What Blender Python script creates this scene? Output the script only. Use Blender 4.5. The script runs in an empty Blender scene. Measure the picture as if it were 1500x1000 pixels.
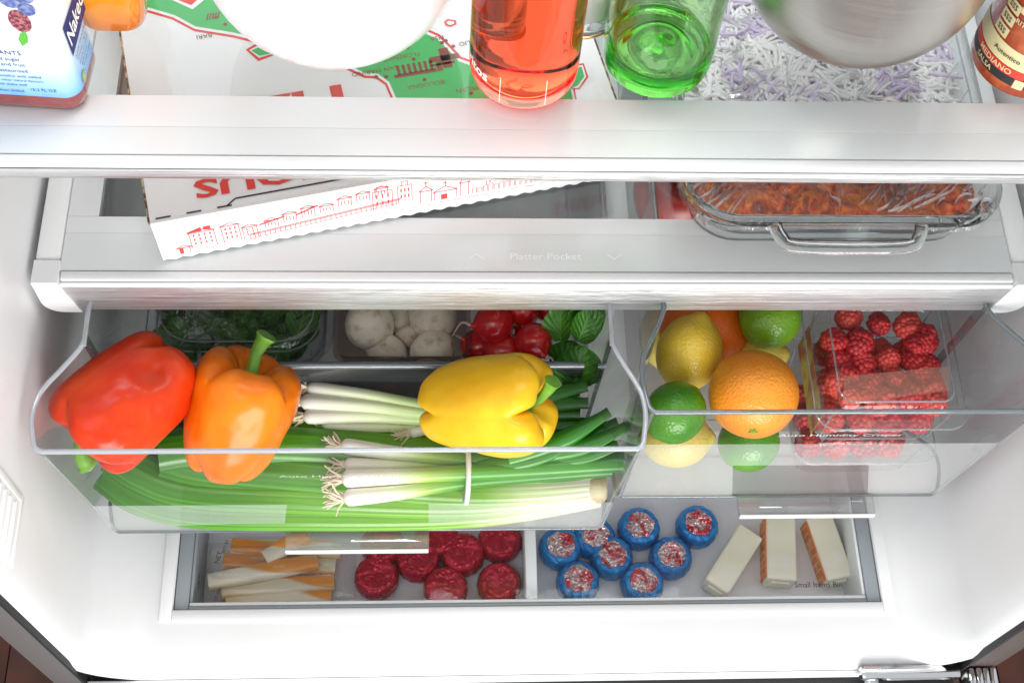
import bpy, bmesh, math, random
from mathutils import Vector, Matrix, noise
random.seed(7)
SC = bpy.context.scene
COL = SC.collection
R_ = math.radians

# ------------------------------------------------------------------ camera
CAM = Vector((0.0, 0.0, 1.10))
PITCH, YAW, ROLL, FPX = R_(62.4755), R_(6.8384), R_(6.0435), 1914.45
_f = Vector((math.sin(YAW) * math.cos(PITCH), math.cos(YAW) * math.cos(PITCH), -math.sin(PITCH)))
_r = Vector((math.cos(YAW), -math.sin(YAW), 0.0))
_u = _r.cross(_f)
CR = math.cos(ROLL) * _r + math.sin(ROLL) * _u
CU = -math.sin(ROLL) * _r + math.cos(ROLL) * _u
CF = _f
CB = -_f
cam_d = bpy.data.cameras.new("camera")
cam_d.sensor_width = 36.0
cam_d.lens = FPX / 1500.0 * 36.0
cam_d.clip_start = 0.01
cam_d.clip_end = 50.0
cam = bpy.data.objects.new("camera", cam_d)
COL.objects.link(cam)
cam.matrix_world = Matrix(((CR.x, CU.x, CB.x, CAM.x), (CR.y, CU.y, CB.y, CAM.y), (CR.z, CU.z, CB.z, CAM.z), (0, 0, 0, 1)))
SC.camera = cam

# ------------------------------------------------------------------ world, lamps, exposure
wd = bpy.data.worlds.new("World")
SC.world = wd
wd.use_nodes = True
wd.node_tree.nodes["Background"].inputs[0].default_value = (0.93, 0.96, 1.0, 1)
wd.node_tree.nodes["Background"].inputs[1].default_value = 0.76


def area(name, loc, target, sx, sy, power, color=(1, 1, 1)):
    d = bpy.data.lights.new(name, "AREA")
    d.shape = "RECTANGLE"
    d.size, d.size_y = sx, sy
    d.energy = power
    d.color = color
    o = bpy.data.objects.new(name, d)
    COL.objects.link(o)
    o.location = loc
    o.rotation_euler = (Vector(target) - Vector(loc)).to_track_quat("-Z", "Y").to_euler()
    return o


area("flash_softbox", (-0.30, -0.45, 1.85), (0.07, 0.42, 0.15), 0.9, 0.7, 4.2, (1.0, 0.985, 0.96))
area("front_fill_light", (0.30, -1.05, 0.38), (0.07, 0.45, 0.18), 1.2, 0.7, 33, (1.0, 0.99, 0.97))  # added low fill for the bin and drawer fronts, no real source
area("fridge_lamp", (0.12, 0.66, 1.12), (0.12, 0.64, 0.3), 0.6, 0.2, 4.8, (0.96, 0.98, 1.0))

SC.view_settings.view_transform = "Standard"
SC.view_settings.look = "None"
SC.view_settings.exposure = -0.04
SC.view_settings.gamma = 1.0
SC.render.engine = "CYCLES"
cy = SC.cycles
cy.use_denoising = True
cy.max_bounces = 14
cy.transparent_max_bounces = 48
cy.transmission_bounces = 12
cy.glossy_bounces = 6
cy.diffuse_bounces = 5
cy.caustics_refractive = True
cy.caustics_reflective = False
cy.sample_clamp_indirect = 6.0
cy.blur_glossy = 0.5


# ------------------------------------------------------------------ pixel ray -> point on a real plane
def _ray(px, py):
    return CR * ((px - 750.0) / FPX) - CU * ((py - 500.0) / FPX) + CF


def P(px, py, z):
    d = _ray(px, py)
    return CAM + d * ((z - CAM.z) / d.z)


def PY(px, py, y):
    d = _ray(px, py)
    return CAM + d * ((y - CAM.y) / d.y)


def PXX(px, py, x):
    d = _ray(px, py)
    return CAM + d * ((x - CAM.x) / d.x)


# ------------------------------------------------------------------ materials
def newmat(name):
    m = bpy.data.materials.new(name)
    m.use_nodes = True
    nt = m.node_tree
    nt.nodes.clear()
    out = nt.nodes.new("ShaderNodeOutputMaterial")
    return m, nt, out


def N(nt, typ, **kw):
    n = nt.nodes.new(typ)
    for k, v in kw.items():
        setattr(n, k, v)
    return n


def setin(n, **kw):
    for k, v in kw.items():
        n.inputs[k.replace("_", " ")].default_value = v


def rgba(c):
    return (c[0], c[1], c[2], 1.0)


def coords(nt, scale=(1, 1, 1), rot=(0, 0, 0), kind="Object"):
    tc = N(nt, "ShaderNodeTexCoord")
    mp = N(nt, "ShaderNodeMapping")
    mp.inputs["Scale"].default_value = scale
    mp.inputs["Rotation"].default_value = rot
    nt.links.new(tc.outputs[kind], mp.inputs["Vector"])
    return mp.outputs["Vector"]


def noise_tex(nt, vec, scale, detail=4.0, rough=0.55, dist=0.0):
    n = N(nt, "ShaderNodeTexNoise")
    n.inputs["Scale"].default_value = scale
    n.inputs["Detail"].default_value = detail
    n.inputs["Roughness"].default_value = rough
    n.inputs["Distortion"].default_value = dist
    if vec is not None:
        nt.links.new(vec, n.inputs["Vector"])
    return n.outputs["Fac"]


def ramp(nt, fac, stops, interp="LINEAR"):
    r = N(nt, "ShaderNodeValToRGB")
    r.color_ramp.interpolation = interp
    el = r.color_ramp.elements
    while len(el) < len(stops):
        el.new(0.5)
    for e, (p, c) in zip(el, stops):
        e.position = p
        e.color = rgba(c) if len(c) == 3 else c
    nt.links.new(fac, r.inputs["Fac"])
    return r.outputs["Color"]


def bump(nt, height, strength, dist=0.001):
    b = N(nt, "ShaderNodeBump")
    b.inputs["Strength"].default_value = strength
    b.inputs["Distance"].default_value = dist
    nt.links.new(height, b.inputs["Height"])
    return b.outputs["Normal"]


def pmat(name, col, rough=0.4, metal=0.0, var=None, bmp=None, sss=0.0, coat=0.0, spec=0.5, aniso=None, astr=0.75, camp=1.0, sssr=(1, .4, .2)):
    """Principled: var=(scale, colour2, lo, hi) mixes in a second colour by noise; bmp=(scale, strength, dist)."""
    m, nt, out = newmat(name)
    b = N(nt, "ShaderNodeBsdfPrincipled")
    nt.links.new(b.outputs[0], out.inputs["Surface"])
    setin(b, Base_Color=rgba(col), Roughness=rough, Metallic=metal)
    b.inputs["Specular IOR Level"].default_value = spec
    if sss:
        b.inputs["Subsurface Weight"].default_value = sss
        b.inputs["Subsurface Radius"].default_value = sssr
        b.inputs["Subsurface Scale"].default_value = 0.004
    if coat:
        b.inputs["Coat Weight"].default_value = coat
        b.inputs["Coat Roughness"].default_value = 0.08
    vec = coords(nt)
    if var:
        f = noise_tex(nt, vec, var[0], 5)
        c = ramp(nt, f, [(var[2], col), (var[3], var[1])])
        nt.links.new(c, b.inputs["Base Color"])
    if bmp:
        h = noise_tex(nt, vec, bmp[0], 3)
        nt.links.new(bump(nt, h, bmp[1], bmp[2]), b.inputs["Normal"])
    if aniso:
        v2 = coords(nt, aniso)
        h = noise_tex(nt, v2, 1.0, 3, 0.6)
        nt.links.new(bump(nt, h, astr, 0.0008), b.inputs["Normal"])
        rr = ramp(nt, h, [(0.3, (rough * (1 - .3 * camp),) * 3), (0.7, (rough * (1 + .4 * camp),) * 3)])
        nt.links.new(rr, b.inputs["Roughness"])
        cc = ramp(nt, h, [(0.25, tuple(x * (1 - .20 * camp) for x in col)), (0.75, tuple(min(1, x * (1 + .12 * camp)) for x in col))])
        nt.links.new(cc, b.inputs["Base Color"])
    return m


def clearmat(name, tint=(0.96, 0.97, 0.97), ior=1.45, rough=0.03, refl=1.0, milk=0.0, milkcol=(.85, .87, .88), bmp=None, bumpfresnel=True):
    """A thin clear sheet: what is behind shows through tinted, the surface mirrors by Fresnel, milk = share of plain white."""
    m, nt, out = newmat(name)
    tr = N(nt, "ShaderNodeBsdfTransparent")
    tr.inputs[0].default_value = rgba(tint)
    gl = N(nt, "ShaderNodeBsdfGlossy")
    gl.inputs["Roughness"].default_value = rough
    lw = N(nt, "ShaderNodeLayerWeight")
    lw.inputs["Blend"].default_value = 0.5
    pw = N(nt, "ShaderNodeMath", operation="POWER")
    nt.links.new(lw.outputs["Facing"], pw.inputs[0])
    pw.inputs[1].default_value = 4.0
    f0 = 2.0 * ((ior - 1) / (ior + 1)) ** 2
    fr = N(nt, "ShaderNodeMath", operation="MULTIPLY_ADD")
    nt.links.new(pw.outputs[0], fr.inputs[0])
    fr.inputs[1].default_value = (1 - f0) * 0.8 * refl
    fr.inputs[2].default_value = f0 * refl
    mx = N(nt, "ShaderNodeMixShader")
    base = tr.outputs[0]
    if milk:
        df = N(nt, "ShaderNodeBsdfDiffuse")
        df.inputs[0].default_value = rgba(milkcol)
        m2 = N(nt, "ShaderNodeMixShader")
        m2.inputs[0].default_value = milk
        nt.links.new(tr.outputs[0], m2.inputs[1])
        nt.links.new(df.outputs[0], m2.inputs[2])
        base = m2.outputs[0]
    nt.links.new(fr.outputs[0], mx.inputs[0])
    nt.links.new(base, mx.inputs[1])
    nt.links.new(gl.outputs[0], mx.inputs[2])
    nt.links.new(mx.outputs[0], out.inputs["Surface"])
    if bmp:
        vec = coords(nt, bmp[3] if len(bmp) > 3 else (1, 1, 1))
        h = noise_tex(nt, vec, bmp[0], 4, 0.6, 1.0)
        nn = bump(nt, h, bmp[1], bmp[2])
        nt.links.new(nn, gl.inputs["Normal"])
        if bumpfresnel:
            nt.links.new(nn, lw.inputs["Normal"])
    return m


def glassmat(name, color=(1, 1, 1), ior=1.47, rough=0.0, absorb=None, dens=0.0):
    m, nt, out = newmat(name)
    g = N(nt, "ShaderNodeBsdfGlass")
    g.inputs["Color"].default_value = rgba(color)
    g.inputs["Roughness"].default_value = rough
    g.inputs["IOR"].default_value = ior
    nt.links.new(g.outputs[0], out.inputs["Surface"])
    if absorb:
        v = N(nt, "ShaderNodeVolumeAbsorption")
        v.inputs["Color"].default_value = rgba(absorb)
        v.inputs["Density"].default_value = dens
        nt.links.new(v.outputs[0], out.inputs["Volume"])
    return m


def uvramp(name, stops, axis="X", rough=0.4, streak=None, bmp=None, sss=0.0, coat=0.0, noise_amt=0.05):
    """Colour runs along the UV (down a stalk, round a bottle), with fine lengthwise streaks."""
    m, nt, out = newmat(name)
    b = N(nt, "ShaderNodeBsdfPrincipled")
    nt.links.new(b.outputs[0], out.inputs["Surface"])
    setin(b, Roughness=rough)
    if sss:
        b.inputs["Subsurface Weight"].default_value = sss
        b.inputs["Subsurface Scale"].default_value = 0.003
    if coat:
        b.inputs["Coat Weight"].default_value = coat
        b.inputs["Coat Roughness"].default_value = 0.1
    tc = N(nt, "ShaderNodeTexCoord")
    sp = N(nt, "ShaderNodeSeparateXYZ")
    nt.links.new(tc.outputs["UV"], sp.inputs[0])
    fac = sp.outputs[axis]
    nz = noise_tex(nt, coords(nt), 60, 3)
    ma = N(nt, "ShaderNodeMath", operation="MULTIPLY_ADD")
    nt.links.new(nz, ma.inputs[0])
    ma.inputs[1].default_value = noise_amt
    nt.links.new(fac, ma.inputs[2])
    ad = N(nt, "ShaderNodeMath", operation="SUBTRACT")
    nt.links.new(ma.outputs[0], ad.inputs[0])
    ad.inputs[1].default_value = noise_amt * 0.5
    c = ramp(nt, ad.outputs[0], stops)
    if streak:
        mp = N(nt, "ShaderNodeMapping")
        mp.inputs["Scale"].default_value = streak[0]
        nt.links.new(tc.outputs["UV"], mp.inputs["Vector"])
        s = noise_tex(nt, mp.outputs[0], 1.0, 3)
        mr = ramp(nt, s, [(0.3, (streak[1],) * 3), (0.7, (streak[2],) * 3)])
        mul = N(nt, "ShaderNodeMix", data_type="RGBA", blend_type="MULTIPLY")
        mul.inputs[0].default_value = 1.0
        nt.links.new(c, mul.inputs[6])
        nt.links.new(mr, mul.inputs[7])
        c = mul.outputs[2]
        nt.links.new(bump(nt, s, 0.4, 0.0006), b.inputs["Normal"])
    nt.links.new(c, b.inputs["Base Color"])
    return m


M = {}
M["white"] = pmat("white_plastic", (0.80, 0.81, 0.81), 0.32, bmp=(35, 0.03, 0.001))
M["liner"] = pmat("white_liner", (0.77, 0.775, 0.78), 0.36, var=(4.5, (0.71, 0.715, 0.72), 0.40, 0.75), bmp=(16, 0.05, 0.002))
M["frost"] = pmat("frosted_glass_white", (0.72, 0.75, 0.745), 0.16)
M["frost2"] = pmat("frosted_glass_pale", (0.76, 0.78, 0.78), 0.16)
M["steel"] = pmat("brushed_steel_long", (0.74, 0.74, 0.745), 0.34, 0.85, aniso=(10, 10, 1300))
M["steelbowl"] = pmat("brushed_steel_bowl", (0.64, 0.615, 0.575), 0.31, 1.0, aniso=(8, 8, 700), astr=.10, camp=.28)
M["chrome"] = pmat("polished_steel", (0.75, 0.75, 0.76), 0.12, 1.0)
M["case"] = pmat("grey_case_paint", (0.12, 0.112, 0.11), 0.5, bmp=(300, 0.1, 0.0004))
M["gasket"] = pmat("grey_gasket_rubber", (0.30, 0.31, 0.32), 0.6)
M["blackrub"] = pmat("black_rubber", (0.015, 0.015, 0.016), 0.6)
M["wood"] = pmat("dark_floor_wood", (0.045, 0.011, 0.004), 0.35, var=(9, (0.11, 0.026, 0.009), 0.35, 0.7))
M["pane"] = clearmat("shelf_glass", (0.95, 0.97, 0.965), 1.45, 0.01)
M["paneedge"] = pmat("glass_edge_green", (0.55, 0.66, 0.64), 0.2)
M["drawer"] = clearmat("clear_drawer_plastic", (0.80, 0.815, 0.825), 1.45, 0.03, milk=0.05, milkcol=(.5,.52,.53))
M["drawerfront"] = clearmat("clear_drawer_front", (0.985, 0.985, 0.985), 1.45, 0.02, refl=.14, milk=0.006, milkcol=(.9, .92, .92))
M["drawerbottom"] = clearmat("drawer_bottom", (0.95, 0.96, 0.96), 1.45, 0.05, refl=.5, milk=0.72, milkcol=(.74,.76,.76))
M["drawerveil"] = clearmat("drawer_reflection_veil", (0.97, 0.98, 0.975), 1.45, 0.05, refl=.3, milk=0.20, milkcol=(.93, .95, .94))  # milky white put in for a bright reflection on the drawer front
M["rim"] = clearmat("drawer_rim_edge", (0.30, 0.34, 0.36), 1.55, 0.05, milk=0.30, milkcol=(.42, .48, .51))
M["rimpale"] = clearmat("pale_drawer_rim_edge", (0.45, 0.48, 0.52), 1.5, 0.05, milk=0.55, milkcol=(.66, .69, .74))
M["clamedge"] = clearmat("clamshell_edge", (0.70, 0.72, 0.73), 1.7, 0.05, milk=0.22)
M["smoke"] = clearmat("smoky_divider_plastic", (0.45, 0.47, 0.49), 1.5, 0.08, milk=0.08, milkcol=(.35, .37, .39))
M["grip"] = clearmat("drawer_grip", (0.86, 0.87, 0.88), 1.8, 0.03, refl=.8, milk=0.10)
M["binrail"] = pmat("grey_bin_rail", (0.26, 0.29, 0.31), 0.25, bmp=(40, 0.05, 0.001))
M["binfloor"] = pmat("lilac_grey_bin_plastic", (0.80, 0.80, 0.83), 0.35)
M["binlid"] = clearmat("bin_lid_clear", (0.985, 0.985, 0.99), 1.3, 0.04, refl=.5, milk=0.01)
M["clam"] = clearmat("clear_clamshell", (0.96, 0.965, 0.965), 1.42, 0.03, refl=.6, milk=0.006, bmp=(45, 0.35, 0.003))
M["wrap"] = clearmat("plastic_wrap", (0.985, 0.985, 0.99), 1.50, 0.06, refl=1.15, milk=0.0, bumpfresnel=False, bmp=(42, 1.0, 0.012, (1.6, .45, 1)))
M["wrapfold"] = clearmat("plastic_wrap_fold", (0.95, 0.95, 0.96), 1.6, 0.10, refl=2.0, milk=0.20, milkcol=(.92, .93, .95))
M["film"] = clearmat("tray_film", (0.98, 0.98, 0.98), 1.35, 0.08, refl=.5, milk=0.0, bumpfresnel=False, bmp=(50, .6, 0.004, (1, .5, 1)))
M["dish"] = glassmat("clear_dish_glass", (0.97, 0.985, 0.985), 1.47)
M["ink_red"] = pmat("red_ink", (0.68, 0.045, 0.03), 0.6)
M["ink_green"] = pmat("green_ink", (0.045, 0.42, 0.10), 0.6)
M["ink_brown"] = pmat("brown_ink", (0.22, 0.045, 0.03), 0.6)
M["ink_black"] = pmat("black_ink", (0.02, 0.02, 0.022), 0.6)
M["ink_navy"] = pmat("navy_ink", (0.012, 0.018, 0.16), 0.5)
M["ink_white"] = pmat("white_ink", (0.93, 0.93, 0.93), 0.5)
M["ink_paper"] = pmat("paper_ink", (0.78, 0.78, 0.78), 0.6)
M["ink_grey"] = pmat("grey_ink", (0.55, 0.57, 0.58), 0.5)
M["ink_cream"] = pmat("cream_ink", (0.75, 0.66, 0.36), 0.5)
M["ink_faint"] = pmat("faint_grey_ink", (0.40, 0.44, 0.42), 0.5)
M["card"] = pmat("white_box_card", (0.80, 0.80, 0.80), 0.55, var=(14, (0.74, 0.74, 0.75), 0.35, 0.75), bmp=(120, 0.05, 0.0006))
M["corr"] = pmat("brown_corrugated_card", (0.10, 0.055, 0.03), 0.8, var=(220, (0.55, 0.40, 0.25), 0.45, 0.6))


# ------------------------------------------------------------------ object helpers
def origin_of(o):
    v = Vector((0, 0, 0))
    while o is not None:
        v += o.location
        o = o.parent
    return v


def mk(name, V, F, mat, parent=None, smooth=True, uv=None, world=True, sharp=None):
    """One mesh object; with world=True the points are given in the world and stored relative to the parent."""
    me = bpy.data.meshes.new(name)
    off = origin_of(parent) if (parent is not None and world) else Vector((0, 0, 0))
    me.from_pydata([tuple(Vector(v) - off) for v in V], [], [tuple(f) for f in F])
    if isinstance(mat, (list, tuple)):
        for m_ in mat:
            me.materials.append(m_)
    elif mat is not None:
        me.materials.append(mat)
    if uv is not None:
        l = me.uv_layers.new(name="UVMap")
        for p in me.polygons:
            for li in p.loop_indices:
                l.data[li].uv = uv[me.loops[li].vertex_index]
    me.update()
    if smooth:
        me.polygons.foreach_set("use_smooth", [True] * len(me.polygons))
        me.set_sharp_from_angle(angle=R_(sharp if sharp else 50))
    o = bpy.data.objects.new(name, me)
    COL.objects.link(o)
    if parent is not None:
        o.parent = parent
    return o


def thing(name, label, cat, loc=(0, 0, 0), group=None):
    o = bpy.data.objects.new(name, None)
    o.empty_display_size = 0.02
    COL.objects.link(o)
    o.location = loc
    o["label"] = label
    o["category"] = cat
    if group:
        o["group"] = group
    return o


def tag(o, label, cat, group=None):
    o["label"] = label
    o["category"] = cat
    if group:
        o["group"] = group
    return o


def struct(o):
    o["kind"] = "structure"
    return o


def bxg(x0, x1, y0, y1, z0, z1, bev=0.0, seg=2):
    bm = bmesh.new()
    bmesh.ops.create_cube(bm, size=1.0)
    for v in bm.verts:
        v.co = Vector(((x0 + x1) / 2 + v.co.x * (x1 - x0), (y0 + y1) / 2 + v.co.y * (y1 - y0), (z0 + z1) / 2 + v.co.z * (z1 - z0)))
    if bev > 0:
        bmesh.ops.bevel(bm, geom=list(bm.edges), offset=bev, segments=seg, affect="EDGES", profile=0.5)
    bm.verts.index_update()
    V = [v.co.copy() for v in bm.verts]
    F = [[v.index for v in f.verts] for f in bm.faces]
    bm.free()
    return V, F


def box(name, x0, x1, y0, y1, z0, z1, mat, parent=None, bev=0.0, world=True):
    V, F = bxg(x0, x1, y0, y1, z0, z1, bev)
    return mk(name, V, F, mat, parent, True, None, world, 30)


def join(parts):
    V, F = [], []
    for v, f in parts:
        n = len(V)
        V += list(v)
        F += [[i + n for i in q] for q in f]
    return V, F


def xf(VF, mtx):
    return [mtx @ Vector(v) for v in VF[0]], VF[1]


def latheg(prof, seg=48, c=(0, 0, 0), close=False):
    V, F = [], []
    n = len(prof)
    for r, z in prof:
        for j in range(seg):
            a = 2 * math.pi * j / seg
            V.append(Vector((c[0] + r * math.cos(a), c[1] + r * math.sin(a), c[2] + z)))
    for i in range(n - 1):
        for j in range(seg):
            k = (j + 1) % seg
            F.append([i * seg + j, i * seg + k, (i + 1) * seg + k, (i + 1) * seg + j])
    if not close:
        F.append([j for j in range(seg)][::-1])
        F.append([(n - 1) * seg + j for j in range(seg)])
    return V, F


def catmull(pts, n):
    """n samples per span through the points."""
    pts = [Vector(p) for p in pts]
    out = []
    L = len(pts)
    for i in range(L - 1):
        p0 = pts[max(i - 1, 0)]
        p1, p2 = pts[i], pts[i + 1]
        p3 = pts[min(i + 2, L - 1)]
        for k in range(n):
            t = k / n
            out.append(0.5 * ((2 * p1) + (p2 - p0) * t + (2 * p0 - 5 * p1 + 4 * p2 - p3) * t * t + (3 * p1 - p0 - 3 * p2 + p3) * t ** 3))
    out.append(pts[-1])
    return out


def tubeg(path, rad, seg=10, up=None, sect=None, caps=True):
    """Tube along a path; rad = number or function of t; sect(theta) -> (a, b) factors; returns V, F, UV (u along, v round)."""
    V, F, UV = [], [], []
    n = len(path)
    up = Vector(up) if up is not None else Vector((0.13, 0.21, 0.97))
    prev = None
    for i, p in enumerate(path):
        t = (path[min(i + 1, n - 1)] - path[max(i - 1, 0)]).normalized()
        if prev is None:
            s = t.cross(up).normalized()
        else:
            s = (prev - t * prev.dot(t)).normalized()
        prev = s
        b = s.cross(t).normalized()
        u = i / (n - 1)
        r = rad(u) if callable(rad) else rad
        for j in range(seg):
            a = 2 * math.pi * j / seg
            ca, cb = (math.cos(a), math.sin(a)) if sect is None else sect(a, u)
            V.append(p + s * (r * ca) + b * (r * cb))
            UV.append((u, j / seg))
    for i in range(n - 1):
        for j in range(seg):
            k = (j + 1) % seg
            F.append([i * seg + j, i * seg + k, (i + 1) * seg + k, (i + 1) * seg + j])
    if caps:
        F.append(list(range(seg))[::-1])
        F.append([(n - 1) * seg + j for j in range(seg)])
    return V, F, UV


def rrect(hx, hy, r, n=6):
    pts = []
    for cx, cy_, a0 in ((hx - r, hy - r, 0), (-hx + r, hy - r, 90), (-hx + r, -hy + r, 180), (hx - r, -hy + r, 270)):
        for k in range(n + 1):
            a = R_(a0 + 90 * k / n)
            pts.append((cx + r * math.cos(a), cy_ + r * math.sin(a)))
    return pts


def loftg(rings, cap0=True, cap1=True):
    """rings: lists of points with equal counts."""
    V, F = [], []
    n = len(rings[0])
    for r in rings:
        V += [Vector(p) for p in r]
    for i in range(len(rings) - 1):
        for j in range(n):
            k = (j + 1) % n
            F.append([i * n + j, i * n + k, (i + 1) * n + k, (i + 1) * n + j])
    if cap0:
        F.append(list(range(n))[::-1])
    if cap1:
        F.append([(len(rings) - 1) * n + j for j in range(n)])
    return V, F


def rring(hx, hy, r, z, n=6):
    return [(x, y, z) for x, y in rrect(hx, hy, r, n)]


def frame(o, xd, yd):
    """Matrix with origin o, x axis xd, y axis yd (made square), z = x cross y."""
    x = Vector(xd).normalized()
    y = Vector(yd)
    y = (y - x * y.dot(x)).normalized()
    z = x.cross(y)
    return Matrix(((x.x, y.x, z.x, o[0]), (x.y, y.y, z.y, o[1]), (x.z, y.z, z.z, o[2]), (0, 0, 0, 1)))


_tc = {}


def textg(body, size, align="CENTER", squeeze=1.0, bold=0.0):
    key = (body, align, bold)
    if key not in _tc:
        c = bpy.data.curves.new("print", "FONT")
        c.body = body
        c.size = 1.0
        c.align_x = align
        c.align_y = "CENTER"
        c.offset = bold
        c.resolution_u = 2
        o = bpy.data.objects.new("print", c)
        COL.objects.link(o)
        dg = bpy.context.evaluated_depsgraph_get()
        me = bpy.data.meshes.new_from_object(o.evaluated_get(dg))
        _tc[key] = ([v.co.copy() for v in me.vertices], [list(p.vertices) for p in me.polygons])
        bpy.data.objects.remove(o)
        bpy.data.meshes.remove(me)
        bpy.data.curves.remove(c)
    V, F = _tc[key]
    return [Vector((v.x * size * squeeze, v.y * size, 0)) for v in V], F


def text(name, body, size, mtx, mat, parent, align="CENTER", squeeze=1.0, bold=0.0):
    VF = xf(textg(body, size, align, squeeze, bold), mtx)
    return mk(name, VF[0], VF[1], mat, parent, False)


def polyg(pts):
    return [Vector(p) for p in pts], [list(range(len(pts)))]


def quadline(a, b, w):
    a, b = Vector(a), Vector(b)
    d = b - a
    if d.length < 1e-9:
        d = Vector((1, 0, 0))
    n = Vector((-d.y, d.x, 0)).normalized() * (w / 2)
    return [a - n, b - n, b + n, a + n], [[0, 1, 2, 3]]

# ================================================================== the refrigerator
XL, XR, YB = -0.287, 0.440, 0.86
fr = thing("refrigerator", "white lined refrigerator standing open with grey case edges, all shelves and drawers inside it", "refrigerator", (0.076, 0.55, -0.75))

ring_y = [(YB, 0.0), (0.30, 0.0), (0.285, 0.0004), (0.272, 0.0015), (0.263, 0.0035), (0.258, 0.0075), (0.2575, 0.012)]


def liner_side(name, xw, sgn, xin):
    """Wall, cove and the floor margin beside the bin well, carried forward to a rounded mouth edge."""
    R = 0.05
    sec = [((xw, 0.98), (-sgn, 0))]
    sec.append(((xw, R), (-sgn, 0)))
    for k in range(1, 9):
        a = R_(90 * k / 8)
        sec.append(((xw + sgn * (R - R * math.cos(a)), R - R * math.sin(a)), (-sgn * math.cos(a), -math.sin(a))))
    sec.append(((xin, 0.0), (0, -1)))
    V, F = [], []
    n = len(sec)
    for y, d in ring_y:
        for (x, z), (nx, nz) in sec:
            V.append((x + nx * d, y, z + nz * d))
    for i in range(len(ring_y) - 1):
        for j in range(n - 1):
            q = [i * n + j, i * n + j + 1, (i + 1) * n + j + 1, (i + 1) * n + j]
            F.append(q if sgn > 0 else q[::-1])
    return mk(name, V, F, M["liner"], fr)


BX0, BX1, BY0, BY1, BZ = -0.226, 0.385, 0.3135, 0.475, -0.058
liner_side("side_wall", XL, 1, BX0)
liner_side("side_wall", XR, -1, BX1)
V, F = [], []
for y, d in [(BY0, 0.0)] + [r for r in ring_y[1:]]:
    V += [(BX0, y, -d), (BX1, y, -d)]
for i in range(len(ring_y) - 1):
    F.append([2 * i, 2 * i + 1, 2 * i + 3, 2 * i + 2])
mk("floor_panel", V, F, M["liner"], fr)
mk("floor_panel", [(BX0, BY1, 0), (BX1, BY1, 0), (BX1, YB, 0), (BX0, YB, 0)], [[0, 1, 2, 3]], M["liner"], fr, False)
mk("back_wall", [(XL, YB, 0), (XR, YB, 0), (XR, YB, 0.98), (XL, YB, 0.98)], [[0, 1, 2, 3]], M["liner"], fr, False)
# well below the bin
V, F = bxg(BX0, BX1, BY0, BY1, BZ - 0.012, 0.0)
F = [f for f in F if not all(abs(V[i].z) < 1e-6 for i in f)]
mk("bin_well", V, [f[::-1] for f in F], M["liner"], fr, False)
# raised border round the well
parts = [bxg(BX0 - 0.011, BX0 - 0.0005, BY0 - 0.010, BY1, -0.004, 0.0016, 0.0008),
         bxg(BX1 + 0.0005, BX1 + 0.011, BY0 - 0.010, BY1, -0.004, 0.0016, 0.0008),
         bxg(BX0 - 0.0004, BX1 + 0.0004, BY0 - 0.010, BY0 - 0.0005, -0.004, 0.0016, 0.0008)]
V, F = join(parts)
mk("well_border", V, F, M["liner"], fr, True, sharp=30)
box("center_divider", 0.1285, 0.1465, 0.520, YB - 0.002, 0.003, 0.252, M["liner"], fr, 0.004)
# outer case edges beside the mouth
box("case_edge", XL - 0.034, XL - 0.0085, 0.2560, 0.90, -0.75, 0.98, M["case"], fr, 0.002)
box("case_edge", XR + 0.0085, XR + 0.036, 0.2560, 0.90, -0.75, 0.98, pmat("brown_grey_case", (0.075, 0.055, 0.048), 0.45), fr, 0.002)
box("gasket", XL - 0.0085, XL - 0.0062, 0.2545, 0.262, -0.02, 0.98, M["blackrub"], fr)
box("gasket", XR + 0.0062, XR + 0.0085, 0.2545, 0.262, -0.02, 0.98, M["blackrub"], fr)
box("front_lip", XL - 0.006, XR + 0.006, 0.2535, 0.2572, -0.034, -0.010, M["white"], fr, 0.001)
box("gasket", XL - 0.004, XR + 0.004, 0.2440, 0.2530, -0.060, -0.020, M["blackrub"], fr, 0.001)
fd = box("freezer_door", 0.383, XR + 0.004, 0.10, 0.2435, -0.70, -0.016, M["chrome"], fr, 0.004)
box("freezer_door", XL - 0.02, 0.3815, 0.10, 0.2380, -0.70, -0.030, M["gasket"], fr, 0.004)
hp = box("hinge", 0.357, XR + 0.004, 0.2465, 0.2590, -0.010, 0.0015, M["chrome"], fr, 0.0035)
for k in range(4):
    box("hinge_knuckle", XR + 0.009 + k * 0.0062, XR + 0.0145 + k * 0.0062, 0.232, 0.2545, -0.022, 0.004 + 0.001 * (k % 2), M["chrome"], hp, 0.0018)
V, F = latheg([(0.0, 0.0), (0.006, 0.0), (0.006, 0.003), (0.0035, 0.005), (0.0, 0.005)], 16, (0.368, 0.2455, -0.012))
mk("bolt", V, F, M["chrome"], hp)
dr = box("door_base", XR + 0.040, XR + 0.30, 0.05, 0.242, -0.08, -0.035, M["gasket"], fr, 0.006)
V, F = latheg([(0.0, 0.0), (0.008, 0.0), (0.008, 0.004), (0.004, 0.007), (0.0, 0.007)], 16, (XR + 0.062, 0.226, -0.035))
mk("bolt", V, F, M["chrome"], dr)
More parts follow.
